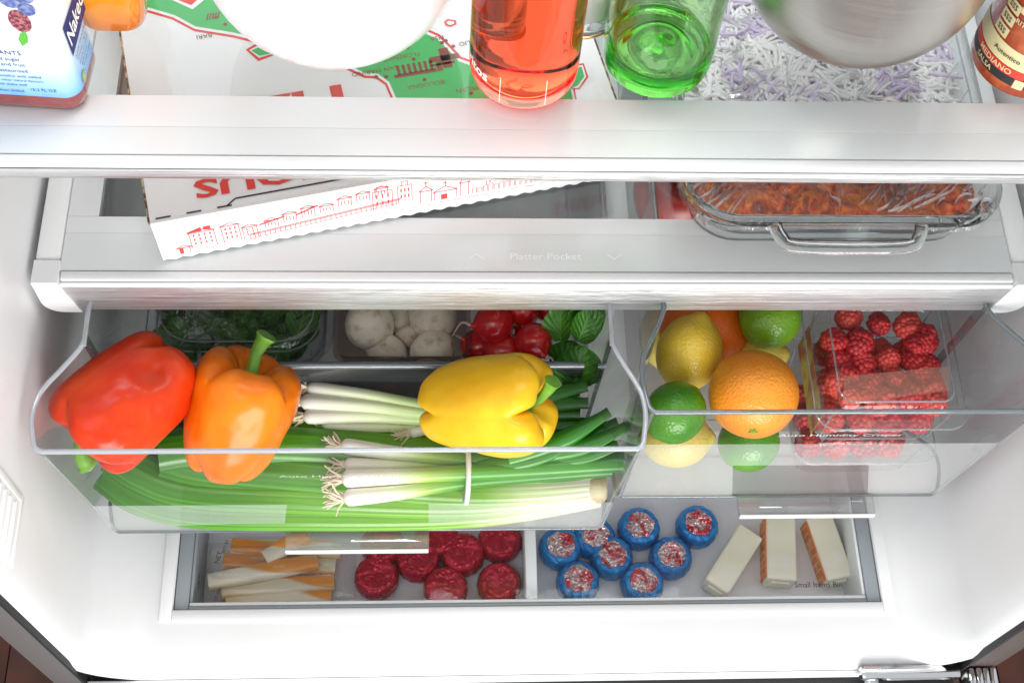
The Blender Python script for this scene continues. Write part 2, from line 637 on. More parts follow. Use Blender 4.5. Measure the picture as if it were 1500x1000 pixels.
# louvred vent in the left wall
a_, b_ = 0.276, 0.322
V, F = join([bxg(XL - 0.002, XL + 0.0008, a_, b_ + 0.006, 0.234, 0.2385, 0.0008), bxg(XL - 0.002, XL + 0.0008, b_, b_ + 0.006, 0.2390, 0.345, 0.0008)])
lv = mk("vent", V, F, M["liner"], fr, True, sharp=30)
for k in range(7):
    z = 0.248 + 0.0115 * k
    V, F = bxg(-0.002, 0.0022, a_, b_ - 0.004, -0.0038, 0.0038, 0.0008)
    mt = Matrix.Translation((XL - 0.0012, 0, z)) @ Matrix.Rotation(R_(20), 4, "Y")
    V = [mt @ v for v in V]
    mk("slat", V, F, M["liner"], lv, True, sharp=30)

# kitchen floor far below, boards side by side
fl = struct(box("floor", -1.6, 2.0, -1.3, 1.4, -0.79, -0.757, M["blackrub"]))
me0 = None
for k in range(36):
    x = -1.6 + 0.1 * k
    if me0 is None:
        o = box("floor_board", 0.0006, 0.0994, -1.3, 1.4, 0, 0.0065, M["wood"], fl, 0.001, world=False)
        me0 = o.data
    else:
        o = bpy.data.objects.new("floor_board", me0)
        COL.objects.link(o)
        o.parent = fl
    o.location = (x, 0, -0.7565)

# ================================================================== shelves
ZU, ZP, YF = 0.440, 0.300, 0.4655
us = thing("glass_shelf", "upper glass shelf with a slim brushed steel front, bottles and bowls standing on it", "shelf", (0.076, 0.6, 0.42))
mk("glass_pane", [(-0.271, 0.5135, ZU), (0.424, 0.5135, ZU), (0.424, 0.8, ZU), (-0.271, 0.8, ZU)], [[0, 1, 2, 3]], M["pane"], us, False)
box("frosted_band", -0.271, 0.424, 0.4895, 0.5132, ZU - 0.0055, ZU + 0.0003, M["frost2"], us)
box("frosted_band", -0.271, 0.424, 0.4692, 0.4893, ZU - 0.0055, ZU + 0.0001, M["frost"], us)
box("trim_cap", -0.271, 0.424, 0.4612, 0.4685, ZU - 0.004, ZU + 0.0002, M["white"], us, 0.001)
box("back_fill", -0.271, 0.424, 0.4635, 0.4690, ZU - 0.012, ZU - 0.0045, M["white"], us)
box("steel_trim", -0.271, 0.424, 0.4600, 0.4632, 0.4270, ZU - 0.0045, M["steel"], us, 0.0006)
for s in (-1, 1):
    xa = -0.286 if s < 0 else 0.4245
    box("side_rail", xa, xa + 0.0145, 0.462, 0.80, 0.425, ZU + 0.004, M["white"], us, 0.003)

ps = thing("glass_shelf", "lower glass shelf with wide brushed steel front carrying a pizza box and baking dish", "shelf", (0.076, 0.6, 0.256))
GX0, GX1 = -0.2645, 0.4150
mk("glass_pane", [(-0.2425, 0.5145, ZP), (0.3780, 0.5145, ZP), (0.3780, 0.8, ZP), (-0.2425, 0.8, ZP)], [[0, 1, 2, 3]], M["pane"], ps, False)
box("frosted_band", GX0, GX1, 0.5005, 0.5142, ZP - 0.0055, ZP + 0.0002, M["frost2"], ps)
box("frosted_band", GX0, GX1, 0.4700, 0.5003, ZP - 0.0055, ZP + 0.0001, M["frost"], ps)
box("frosted_band", GX0, -0.2428, 0.5145, 0.800, ZP - 0.0055, ZP + 0.0002, M["frost2"], ps)
box("frosted_band", 0.3783, GX1, 0.5145, 0.800, ZP - 0.0055, ZP + 0.0002, M["frost2"], ps)
box("trim_cap", GX0 + 0.001, GX1 - 0.001, 0.4622, 0.4692, ZP - 0.004, ZP + 0.0004, M["white"], ps, 0.001)
box("trim_cap", GX0 + 0.001, GX1 - 0.001, 0.4598, 0.4617, ZP - 0.0065, ZP - 0.0015, M["white"], ps, 0.0006)
box("back_fill", GX0, GX1, 0.4640, 0.4760, 0.262, ZP - 0.0060, M["white"], ps)
box("steel_trim", GX0 + 0.001, GX1 - 0.001, 0.4605, 0.4637, 0.2600, ZP - 0.0068, M["steel"], ps, 0.0006)
for s in (-1, 1):
    xo = -0.2825 if s < 0 else 0.4330
    xi = GX0 - 0.0003 if s < 0 else GX1 + 0.0003
    box("side_rail", min(xo, xi), max(xo, xi), 0.4775, 0.80, 0.274, ZP + 0.002, M["white"], ps, 0.003)
    # end cap: rounded lower outer corner
    pts = [(xi, ZP + 0.002), (xo, ZP + 0.002), (xo, 0.284)]
    for k in range(7):
        a = R_(90 * k / 6)
        pts.append((xo - s * 0.014 * (1 - math.cos(a)), 0.274 - 0.014 * math.sin(a)))
    pts += [(xi - s * 0.008, 0.2600)]
    F0 = [(x, 0.4585, z) for x, z in pts]
    F1 = [(x, 0.4770, z) for x, z in pts]
    V, F = loftg([F0, F1])
    mk("end_cap", V, F, M["white"], ps, True, sharp=30)
zt = ZP + 0.0008
text("lettering", "Platter Pocket", 0.0078, frame(P(799, 376, zt), (1, 0, 0), (0, 1, 0)), M["ink_white"], ps, squeeze=1.15)
for px, sg in ((698, 1), (900, -1)):
    c = P(px, 376, zt)
    V, F = join([quadline(c + Vector((-0.0055, -0.002 * sg, 0)), c + Vector((0, 0.002 * sg, 0)), 0.0008), quadline(c + Vector((0, 0.002 * sg, 0)), c + Vector((0.0055, -0.002 * sg, 0)), 0.0008)])
    mk("arrow_mark", V, F, M["ink_white"], ps, False)


# ================================================================== crisper drawers
def drawer(label, xl, xr, yf, zb, gx0, gx1, lett, tx, tz, in_l, in_r, split):
    ZR, ZB = 0.270, 0.058
    root = thing("crisper_drawer", label, "drawer", ((xl + xr) / 2, 0.55, ZB))
    yo = yf + 0.017

    def yfz(z):
        return yf + (yo - yf) * (ZR - z) / (ZR - ZB)
    # side plan lines from the back to the front corner: (x offset inwards, y)
    prof = [(1.0, 0.745), (1.0, yf + 0.104), (1.0, yf + 0.092), (0.95, yf + 0.080), (0.55, yf + 0.064), (0.15, yf + 0.050), (-0.05, yf + 0.040), (-0.12, yf + 0.026), (0.0, yf + 0.010), (0.10, yf + 0.003), (0.30, yf)]

    def side(x, s, inn):
        top = catmull([(x + s * inn * a, y, ZR) for a, y in prof], 4)
        bot = []
        for p in top:
            dy = 0.017 * max(0.0, min(1.0, (yf + 0.10 - p.y) / 0.06))
            bot.append(Vector((p.x + s * 0.004, p.y + dy, ZB)))
        return top, bot
    tl, bl = side(xl, 1, in_l)
    trr, br = side(xr, -1, in_r)
    for top, bot in ((tl, bl), (trr, br)):
        V, F = [], []
        nz = 5
        for i in range(len(top)):
            for k in range(nz + 1):
                V.append(top[i].lerp(bot[i], k / nz))
        for i in range(len(top) - 1):
            for k in range(nz):
                a = i * (nz + 1) + k
                F.append([a, a + 1, a + nz + 2, a + nz + 1])
        mk("side_panel", V, F, M["drawer"], root)
    xa, xb = tl[-1].x, trr[-1].x

    def fpanel(name, x0, x1, z0, z1, m):
        if split and name == "front_panel":
            pass
        mk(name, [(x0, yfz(z0), z0), (x1, yfz(z0), z0), (x1, yfz(z1), z1), (x0, yfz(z1), z1)], [[0, 1, 2, 3]], m, root, False)
    def onp(px, py):
        z = .1
        for _ in range(8):
            q_ = PY(px, py, yfz(z))
            z = q_.z
        return q_.x, z

    def poly(name, pts, m):
        mk(name, [(x, yfz(z), z) for x, z in pts], [list(range(len(pts)))], m, root, False)
    # bright reflection on the lower front, painted as milky panels; clear window over handle
    (pl_, pr_, pyb, pyw) = split
    bl_, tl_ = onp(pl_, 786 if xl < 0 else 724), onp(pl_, pyw)
    br_, tr_ = onp(pr_, 786 if xl < 0 else 724), onp(pr_, pyw)
    zw = (tl_[1] + tr_[1]) / 2
    zband = onp((pl_ + pr_) / 2, pyb)[1]
    poly("front_panel", [(xa, zband), (xb, zband), (xb, ZR), (xa, ZR)], M["drawerfront"])
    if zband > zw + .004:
        poly("reflection_veil", [(xa, zw), (xb, zw), (xb, zband), (xa, zband)], M["drawerveil"])
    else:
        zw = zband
    poly("reflection_veil", [(xa, ZB), (bl_[0], ZB), (tl_[0], zw), (xa, zw)], M["drawerveil"])
    poly("reflection_veil", [(br_[0], ZB), (xb, ZB), (xb, zw), (tr_[0], zw)], M["drawerveil"])
    poly("front_panel", [(bl_[0], ZB), (br_[0], ZB), (tr_[0], zw), (tl_[0], zw)], M["drawerfront"])
    mk("back_panel", [(bl[0].x, 0.745, ZB), (br[0].x, 0.745, ZB), (trr[0].x, 0.745, ZR), (tl[0].x, 0.745, ZR)], [[0, 1, 2, 3]], M["drawer"], root, False)
    pl = bl + br[::-1]
    mk("bottom_panel", pl, [list(range(len(pl)))], M["drawerbottom"], root, False)
    path = tl + [Vector((xa + (xb - xa) * k / 12, yf, ZR)) for k in range(1, 12)] + trr[::-1]
    V, F, UV = tubeg(path, 0.0019, 8)
    mk("rim", V, F, M["rimpale"] if xl < 0 else M["rim"], root)
    bp = [p for p in bl if p.y < yf + 0.12] + [p for p in br if p.y < yf + 0.12][::-1]
    V, F, UV = tubeg(bp, 0.0016, 8)
    mk("bottom_edge", V, F, M["rim"], root)
    for top, bot in ((tl, bl), (trr, br)):
        V, F, UV = tubeg([top[-3].lerp(bot[-3], k / 6) for k in range(7)], 0.0013, 6)
        mk("corner_edge", V, F, M["grip"], root)
    g = box("handle", gx0, gx1, yo - 0.0190, yo - 0.0012, 0.0610, 0.0660, M["grip"], root, 0.001)
    box("handle_edge", gx0 + 0.0005, gx1 - 0.0005, yo - 0.0212, yo - 0.0193, 0.0590, 0.0664, M["frost2"], g, 0.0008)
    text("lettering", lett, 0.0074, frame((tx, yfz(tz) - 0.0006, tz), (1, 0, 0), (0, -0.08, 1)), M["ink_faint"] if xl < 0 else M["ink_grey"], root, squeeze=1.35)
    return root, yfz


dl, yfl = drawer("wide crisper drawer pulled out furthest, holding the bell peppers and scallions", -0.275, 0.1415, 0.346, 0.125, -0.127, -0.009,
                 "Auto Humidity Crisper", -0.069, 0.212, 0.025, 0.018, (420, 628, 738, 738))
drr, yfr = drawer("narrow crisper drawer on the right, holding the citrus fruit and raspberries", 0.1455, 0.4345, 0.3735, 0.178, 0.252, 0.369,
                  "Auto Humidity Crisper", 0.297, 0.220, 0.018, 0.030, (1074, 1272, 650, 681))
# cross divider of the wide drawer
V, F = bxg(-0.249, 0.116, 0.4640, 0.4668, 0.0600, 0.158)
dv = mk("divider", V, F, M["smoke"], dl, False)
V, F, UV = tubeg([Vector((-0.249 + 0.0365 * k, 0.4654, 0.159)) for k in range(11)], 0.0032, 8)
mk("divider_rim", V, F, M["rim"], dv)

# ================================================================== small items bin
bn = thing("small_items_bin", "shallow clear topped bin sunk in the refrigerator floor, holding cheese and butter", "bin", ((BX0 + BX1) / 2, 0.39, BZ))
box("side_rail", BX0 + 0.0006, BX0 + 0.0125, BY0 + 0.0006, BY1 - 0.001, -0.050, -0.0008, M["binrail"], bn, 0.0012)
box("side_rail", BX1 - 0.0125, BX1 - 0.0006, BY0 + 0.0006, BY1 - 0.001, -0.050, -0.0008, M["binrail"], bn, 0.0012)
box("front_rail", BX0 + 0.0128, BX1 - 0.0128, BY0 + 0.0006, BY0 + 0.0036, -0.050, -0.0010, M["binrail"], bn, 0.0006)
box("front_rail", BX0 + 0.0128, BX1 - 0.0128, BY0 + 0.0040, BY0 + 0.0070, -0.050, -0.0022, M["frost2"], bn, 0.0008)
box("bottom_panel", BX0 + 0.0128, BX1 - 0.0128, BY0 + 0.0074, BY1 - 0.003, BZ, BZ + 0.003, M["binfloor"], bn)
box("divider", 0.0745, 0.0850, BY0 + 0.0074, BY1 - 0.003, BZ + 0.0033, -0.0065, M["frost2"], bn, 0.002)
box("inner_rail", BX0 + 0.0128, BX0 + 0.0152, BY0 + 0.0074, BY1 - 0.003, BZ + 0.0033, -0.003, M["binrail"], bn, 0.0005)
box("inner_rail", BX1 - 0.0152, BX1 - 0.0128, BY0 + 0.0074, BY1 - 0.003, BZ + 0.0033, -0.003, M["frost"], bn, 0.0005)
mk("lid_pane", [(BX0 + 0.0154, BY0 + 0.0072, -0.0045), (BX1 - 0.0154, BY0 + 0.0072, -0.0045), (BX1 - 0.0154, BY1 - 0.004, -0.0045), (BX0 + 0.0154, BY1 - 0.004, -0.0045)],
   [[0, 1, 2, 3]], M["binlid"], bn, False)
text("lettering", "Small Items Bin", 0.0070, frame(P(1199, 856, -0.0038), (1, 0, 0), (0, 1, 0)), M["ink_black"], bn, squeeze=1.0)

# ================================================================== bell peppers
def pepper(name, label, loc, axis, R, H, lobes, seed, m, ms, hint, stem_bend, turn=.5, taper=.0, lump=.045, dents=(), squash=1.0, stem_len=0.035, stem_r=0.0055, crease=0.2):
    root = thing(name, label, "bell pepper", loc)
    rnd = random.Random(seed)
    prof = catmull([(0.0, .66, 0), (.10, .665, 0), (.26, .80, 0), (.44, .96, 0), (.64, 1.0, 0), (.84, .93, 0), (.97, .74, 0), (1.0, .45, 0), (.985, .1, 0), (.94, -.25, 0), (.85, -.6, 0), (.74, -.83, 0), (.58, -.97, 0), (.40, -.99, 0), (.22, -.88, 0), (.08, -.80, 0), (0.0, -.79, 0)], 8)
    seg = 160
    n = len(prof)
    amp = [1 + rnd.uniform(-.13, .10) for _ in range(lobes)]
    off = [rnd.uniform(-.10, .10) for _ in range(lobes)]
    tip = [rnd.uniform(-.10, .05) for _ in range(lobes)]
    V, F = [], []
    for i, p in enumerate(prof):
        t = i / (n - 1)
        for j in range(seg):
            a = 2 * math.pi * j / seg
            ph = a * lobes / (2 * math.pi) + turn
            k = int(ph) % lobes
            ph = (ph - int(ph)) + off[k] * math.sin(math.pi * (ph - int(ph)))
            c = abs(math.sin(math.pi * ph))
            cr = (1 - c) ** 2.8
            endw = max(0.0, 1 - min(t, 1 - t) / 0.36)
            d = crease * (0.10 + 1.15 * endw)
            lob = 1 + (amp[k] - 1) * c
            r = p.x * R * lob * (1 - d * cr) * (1 + .03 * c)
            z = p.y * H
            if t < .45:
                z -= .30 * H * cr * math.sin(math.pi * min(1, t / .45)) * 0.8
            elif t > .6:
                z += .22 * H * cr * math.sin(math.pi * min(1, (1 - t) / .4)) + tip[k] * H * c * ((t - .6) / .4) * (1 if p.x > .05 else 0)
            r *= 1 - taper * max(0, t - .3) / .7
            q = Vector((r * math.cos(a), r * math.sin(a) * squash, z))
            w = noise.noise(q * 38 + Vector((seed, 0, 0)))
            w2 = noise.noise(q * 110 + Vector((0, seed, 0)))
            w3 = noise.noise(q * 24 + Vector((seed * 2.0, 5, 0)))
            q *= 1 + lump * w + .008 * w2 + .7 * lump * w3
            for dc, dr, dd, wr in dents:
                dv = q - Vector(dc)
                w4 = math.exp(-(dv.length / dr) ** 2)
                q = q - Vector((q.x, q.y, 0)).normalized() * (dd * w4)
                if wr:
                    q = q * (1 + wr * w4 * (noise.noise(Vector((q.x * 60, q.y * 170, q.z * 120))) + .5 * noise.noise(q * 320)))
            V.append(q)
    for i in range(n - 1):
        for j in range(seg):
            k = (j + 1) % seg
            F.append([i * seg + j, i * seg + k, (i + 1) * seg + k, (i + 1) * seg + j])
    z = Vector(axis).normalized()
    x = Vector(hint)
    x = (x - z * x.dot(z)).normalized()
    y = z.cross(x)
    root.rotation_euler = Matrix((x, y, z)).transposed().to_euler()
    mk("body", V, F, m, root, world=False, sharp=80)
    # stem with a lobed calyx
    path = catmull([(0, 0, .64 * H)] + [Vector((bx, by, .64 * H + bz)) for bx, by, bz in stem_bend], 6)
    Vs, Fs, U = tubeg(path, lambda u: stem_r * (1.25 - .45 * math.sin(math.pi * min(1, u * 1.05)) + (.20 if u > .9 else 0)), 14,
                      sect=lambda a, u: (math.cos(a) * (1 + .09 * math.cos(5 * a)), math.sin(a) * (1 + .09 * math.cos(5 * a))))
    st = mk("stem", Vs, Fs, ms, root, world=False, sharp=60)
    Vc, Fc = [], []
    sg = 36
    for i, (r, zz) in enumerate(((.002, .004), (.55, .0035), (1.0, .0015), (1.0, -.001))):
        for j in range(sg):
            a = 2 * math.pi * j / sg
            rr = stem_r * 2.5 * (1 + .22 * math.cos(5 * a + seed)) * r
            Vc.append((rr * math.cos(a), rr * math.sin(a), .665 * H + zz + .35 * rr * max(0, r - .4)))
    for i in range(3):
        for j in range(sg):
            k = (j + 1) % sg
            Fc.append([i * sg + j, i * sg + k, (i + 1) * sg + k, (i + 1) * sg + j])
    mk("calyx", Vc, Fc, ms, st, world=False)
    return root


def pepmat(name, c1, c2, rough=.27):
    return pmat(name, c1, rough, var=(22, c2, .35, .72), bmp=(75, .16, .0014), sss=.08, coat=.0, spec=.30, sssr=(1, .35, .12))


M["pep_red"] = pepmat("red_pepper_skin", (.56, .022, .003), (.68, .060, .006))
M["pep_orange"] = pepmat("orange_pepper_skin", (.80, .15, .003), (.86, .24, .008))
M["pep_yellow"] = pepmat("yellow_pepper_skin", (.86, .45, .010), (.90, .58, .028))
M["stem"] = pmat("green_pepper_stem", (.10, .30, .02), .45, var=(50, (.20, .42, .05), .35, .7), bmp=(140, .25, .001))


def cv(a, b, c):
    return CR * a + CU * b + CB * c


pepper("bell_pepper", "red bell pepper with a dented glossy skin at the left end of the wide drawer", P(190, 584, .222), cv(-.66, -.66, .30), .0415, .047, 3, 3, M["pep_red"], M["stem"], cv(.3, -.2, 1),
       [(.003, .003, .009), (.006, .000, .017), (.006, -.008, .022), (.004, -.014, .022)], crease=.20, lump=.06, stem_r=.0060, dents=(((.034, .010, -.024), .013, .007, 0), ((.028, .020, -.034), .010, .005, 0), ((.040, -.006, .010), .019, .0008, .030)), squash=.95)
pepper("bell_pepper", "orange bell pepper with an upright green stem leaning on the wide drawer's front", P(347, 612, .190), cv(.33, .93, .20), .0445, .046, 4, 8, M["pep_orange"], M["stem"], cv(1, -.2, .4),
       [(0, .001, .012), (-.002, .003, .024), (.001, .004, .038)], stem_r=.0052, turn=.12, crease=.20, taper=.20)
pepper("bell_pepper", "yellow bell pepper lying across the scallions with its curled stem to the right", P(712, 592, .190), cv(.90, .02, .36), .0395, .049, 4, 21, M["pep_yellow"], M["stem"], cv(.1, .7, .7),
       [(.002, -.001, .010), (.009, -.003, .019), (.019, -.005, .027)], stem_r=.0046, turn=.32, taper=.10, crease=.20)

# ================================================================== citrus
def citrus(name, label, cat, loc, r, kind, m, axis, seed, group=None, navel=True):
    root = thing(name, label, cat, loc, group)
    seg, rows = 48, 32
    V, F = [], []
    for i in range(rows + 1):
        t = math.pi * i / rows
        for j in range(seg):
            a = 2 * math.pi * j / seg
            st, ct = math.sin(t), math.cos(t)
            rr = r
            zz = ct
            if kind == "lemon":
                zz = ct * 1.22
                k = max(0, abs(ct) - .90) / .10
                zz += math.copysign(.16 * k * k, ct) * (1 if ct > 0 else .6)
            if kind == "lime":
                zz = ct * 1.07
                k = max(0, abs(ct) - .95) / .05
                zz += math.copysign(.05 * k * k, ct)
            if kind == "orange":
                zz = ct * .985
                if ct > .985:
                    zz -= .02
            q = Vector((rr * st * math.cos(a), rr * st * math.sin(a), rr * zz))
            q *= 1 + .034 * noise.noise(q * 26 + Vector((seed * 3.1, 0, 0)))
            V.append(q)
    for i in range(rows):
        for j in range(seg):
            k = (j + 1) % seg
            F.append([i * seg + j, (i + 1) * seg + j, (i + 1) * seg + k, i * seg + k])
    z = Vector(axis).normalized()
    root.rotation_euler = z.to_track_quat("Z", "Y").to_euler()
    mk("peel", V, F, m, root, world=False, sharp=89)
    if navel:
        pts = [(0.0, .0012), (.0022, .0012), (.0030, 0.0004), (.0032, -.001)]
        Vn, Fn = latheg(pts, 10, (0, 0, r * (.965 if kind == "orange" else 1.0 if kind == "lime" else 1.29)))
        for v in Vn:
            a = math.atan2(v.y, v.x)
            v.x *= 1 + .35 * math.cos(5 * a)
            v.y *= 1 + .35 * math.cos(5 * a)
        mk("stem_scar", Vn, Fn, M["stem"] if kind != "lemon" else M["peel_scar"], root, world=False)
    return root


def peelmat(name, c1, c2, scale, strength, rough=.33, vs=18):
    m, nt, out = newmat(name)
    b = N(nt, "ShaderNodeBsdfPrincipled")
    nt.links.new(b.outputs[0], out.inputs["Surface"])
    setin(b, Roughness=rough)
    b.inputs["Subsurface Weight"].default_value = .08
    b.inputs["Subsurface Scale"].default_value = .003
    vec = coords(nt)
    c = ramp(nt, noise_tex(nt, vec, vs, 5), [(.3, c1), (.72, c2)])
    vo = N(nt, "ShaderNodeTexVoronoi")
    vo.inputs["Scale"].default_value = scale
    nt.links.new(vec, vo.inputs["Vector"])
    pit = ramp(nt, vo.outputs["Distance"], [(.0, (.0,) * 3), (.65, (1,) * 3)])
    ad = N(nt, "ShaderNodeMix", data_type="RGBA", blend_type="MULTIPLY")
    ad.inputs[0].default_value = .05
    nt.links.new(c, ad.inputs[6])
    nt.links.new(pit, ad.inputs[7])
    nt.links.new(ad.outputs[2], b.inputs["Base Color"])
    nt.links.new(bump(nt, pit, strength, .0006), b.inputs["Normal"])
    return m


M["peel_scar"] = pmat("lemon_scar", (.45, .36, .10), .6)
M["peel_orange"] = peelmat("orange_peel", (.82, .24, .012), (.90, .36, .030), 430, .55)
M["peel_deep"] = peelmat("deep_orange_peel", (.72, .12, .006), (.80, .18, .010), 430, .55)
M["peel_lime"] = peelmat("lime_peel", (.035, .20, .006), (.13, .36, .015), 380, .45, .26)
M["peel_lime2"] = peelmat("yellow_lime_peel", (.10, .27, .012), (.22, .40, .025), 380, .45, .28)
M["peel_lemon"] = peelmat("lemon_peel", (.70, .46, .030), (.82, .60, .075), 400, .45, .30)
M["peel_lemon2"] = peelmat("pale_lemon_peel", (.66, .50, .10), (.78, .64, .16), 400, .45, .30)

citrus("orange", "bright orange with its stem scar showing through the drawer front", "orange", P(1104, 590, .185) + Vector((0, .006, .003)), .0350, "orange", M["peel_orange"], cv(-.12, -.80, .58), 1)
citrus("orange", "deep coloured orange half hidden behind the large lemon", "orange", P(1032, 478, .155), .037, "orange", M["peel_deep"], cv(.2, .5, .3), 2, navel=False)
citrus("lime", "dark green lime in front of the large lemon at the drawer's left side", "lime", P(989, 604, .180), .0235, "lime", M["peel_lime"], cv(-.5, -.5, .1), 3, navel=False)
citrus("lime", "mottled green lime at the back between the orange and raspberry box", "lime", P(1128, 466, .185), .0248, "lime", M["peel_lime2"], cv(-.62, -.25, .72), 4)
citrus("lime", "green lime low under the bright orange, seen through the drawer front", "lime", P(1096, 668, .093) + Vector((0, .010, .006)), .0245, "lime", M["peel_lime"], cv(.5, .2, .3), 5, navel=False)
citrus("lemon", "large yellow lemon standing between the left lime and the deep orange", "lemon", P(1010, 516, .170), .0265, "lemon", M["peel_lemon"], cv(.25, .85, .35), 6, navel=False)
citrus("lemon", "pale lemon at the drawer bottom seen through the reflection veil on the front", "lemon", P(990, 674, .086) + Vector((0, .016, .010)), .0245, "lemon", M["peel_lemon2"], cv(1.0, .02, .1), 7, navel=False)
citrus("lemon", "greenish yellow lemon peeking out between the bright orange and back lime", "lemon", P(1096, 528, .135), .0255, "lemon", M["peel_lemon2"], cv(.9, .2, .3), 8, navel=False)
citrus("lemon", "sliver of a yellow lemon pressed against the drawer's left wall at the back", "lemon", P(955, 492, .150) + Vector((.018, .012, -.02)), .025, "lemon", M["peel_lemon2"], cv(.1, 1, .1), 9, navel=False)

# red apple behind the dish, seen through the lower glass shelf
ap = thing("red_apple", "dark red apple under the lower glass shelf beside the baking dish", "apple", P(992, 290, .205))
pr = catmull([(0, .55, 0), (.12, .56, 0), (.35, .85, 0), (.65, .95, 0), (.95, .55, 0), (1.0, .1, 0), (.85, -.5, 0), (.5, -.9, 0), (.25, -.92, 0), (0, -.75, 0)], 5)
V, F = latheg([(p.x * .037, p.y * .034) for p in pr], 40)
mk("skin", V, F, pmat("apple_skin", (.30, .012, .010), .3, var=(30, (.45, .05, .02), .4, .7)), ap, world=False, sharp=80)
V, F, U = tubeg([Vector((0, 0, .018)), Vector((.001, 0, .028)), Vector((.004, 0, .038))], .0014, 6)
mk("stalk", V, F, M["corr"], ap, world=False)

# ================================================================== scallions and celery
M["scal"] = uvramp("scallion_skin", [(0.0, (.78, .74, .60)), (.05, (.86, .86, .80)), (.28, (.80, .84, .64)), (.44, (.42, .62, .12)), (.60, (.08, .34, .015)), (1.0, (.025, .20, .008))], rough=.32, streak=((1.5, 18, 1), .90, 1.06), sss=.08, coat=.15)
M["scal2"] = uvramp("pale_scallion_skin", [(0.0, (.80, .76, .62)), (.06, (.86, .86, .78)), (.34, (.72, .80, .50)), (.60, (.40, .58, .18)), (.8, (.05, .26, .02)), (1.0, (.02, .15, .012))], rough=.32, streak=((1.5, 18, 1), .90, 1.06), sss=.08, coat=.15)
M["leafgreen"] = uvramp("scallion_leaf", [(0.0, (.06, .30, .012)), (.6, (.025, .20, .008)), (1.0, (.035, .16, .015))], rough=.30, streak=((2, 22, 1), .75, 1.2), coat=.2)
M["root"] = pmat("scallion_root", (.72, .62, .46), .6, var=(120, (.82, .76, .62), .4, .7))
M["celery"] = uvramp("celery_stalk", [(0.0, (.80, .74, .52)), (.03, (.85, .83, .66)), (.16, (.70, .76, .42)), (.30, (.22, .46, .04)), (.6, (.085, .32, .014)), (1.0, (.05, .22, .010))], rough=.30, streak=((1.2, 30, 1), .50, 1.25), sss=.05, coat=.25)


def bulb(r0, r1, r2):
    def f(u):
        if u < .06:
            return r0 * (.45 + .55 * math.sin(math.pi / 2 * u / .06))
        if u < .4:
            return r0 + (r1 - r0) * ((u - .06) / .34)
        return r1 + (r2 - r1) * ((u - .4) / .6)
    return f


def tuft(base, d, rnd, parent, n=24, L=.016):
    parts = []
    d = Vector(d).normalized()
    for k in range(n):
        v = (d + Vector((rnd.uniform(-.6, .6), rnd.uniform(-.6, .6), rnd.uniform(-.55, .55)))).normalized()
        w = (v + Vector((rnd.uniform(-.5, .5), rnd.uniform(-.5, .5), rnd.uniform(-.5, .5)))).normalized()
        l = L * rnd.uniform(.6, 1.15)
        st = Vector(base) + Vector((0, rnd.uniform(-.003, .003), rnd.uniform(-.003, .003)))
        pa = [st, st + v * l * .5, st + v * l * .5 + w * l * .5]
        a, b, c = tubeg(pa, lambda u: .0009 * (1.1 - .5 * u), 5)
        parts.append((a, b))
    V, F = join(parts)
    return mk("root_tuft", V, F, M["root"], parent)


def bunch(name, label, loc, stalks, m, rnd, leaves):
    root = thing(name, label, "scallions", loc)
    for pts, r0, r1, r2 in stalks:
        path = catmull(pts, 8)
        V, F, U = tubeg(path, bulb(r0, r1, r2), 12, up=(0, 0, 1), sect=lambda a, u: (math.cos(a) * (1 + .25 * max(0, u - .55)), math.sin(a) * (1 - .45 * max(0, u - .5))))
        o = mk("stalk", V, F, m, root, uv=U, sharp=80)
        tuft(pts[0], Vector(pts[0]) - Vector(pts[1]), rnd, o)
    for pts, r in leaves:
        path = catmull(pts, 7)
        V, F, U = tubeg(path, lambda u: r * (.75 + .5 * math.sin(math.pi * min(1, u + .15)) * (1 if u < .8 else max(.12, (1 - u) / .2))), 12, up=(0, 0, 1),
                        sect=lambda a, u: (math.cos(a), math.sin(a) * (.75 - .35 * u)))
        mk("leaf", V, F, M["leafgreen"], root, uv=U, sharp=80)
    return root


rnd = random.Random(5)
st = []
for (a, b, c, e), (za, zc), rr in (
        (((499, 652), (590, 664), (720, 674), (900, 650)), (.120, .128), .0068),
        (((504, 680), (590, 681), (720, 682), (905, 668)), (.112, .124), .0062),
        (((501, 701), (590, 697), (720, 690), (912, 676)), (.122, .132), .0078),
        (((503, 729), (590, 720), (700, 702), (895, 684)), (.116, .124), .0074)):
    st.append(([P(*a, za), P(*b, za + .004), P(*c, zc), P(*e, zc + .004)], rr, rr * .80, rr * 1.0))
lv = []
for a, b, c, z0 in (((745, 672), (830, 640), (893, 603), .150), ((755, 668), (850, 655), (922, 622), .146), ((745, 680), (850, 668), (905, 652), .140), ((760, 660), (850, 640), (905, 618), .138),
                    ((740, 690), (840, 680), (915, 668), .128), ((750, 695), (850, 690), (905, 674), .124), ((700, 686), (800, 664), (880, 612), .142)):
    lv.append(([P(*a, z0 - .012), P(*b, z0), P(*c, z0 + .012)], .0062))
b1 = bunch("scallion_bunch", "front bunch of scallions tied with a white band, roots to the left", P(690, 690, .10), st, M["scal"], rnd, lv)
# white band
c0 = P(683, 692, .120)
ring = []
for k in range(29):
    a = 2 * math.pi * k / 28
    ring.append(c0 + Vector((.0016 * math.sin(a), .0250 * math.cos(a), .0175 * math.sin(a))))
V, F, U = tubeg(ring, .0022, 8, up=(1, 0, 0), caps=False)
mk("band", V, F, pmat("white_rubber_band", (.80, .80, .80), .5), b1)

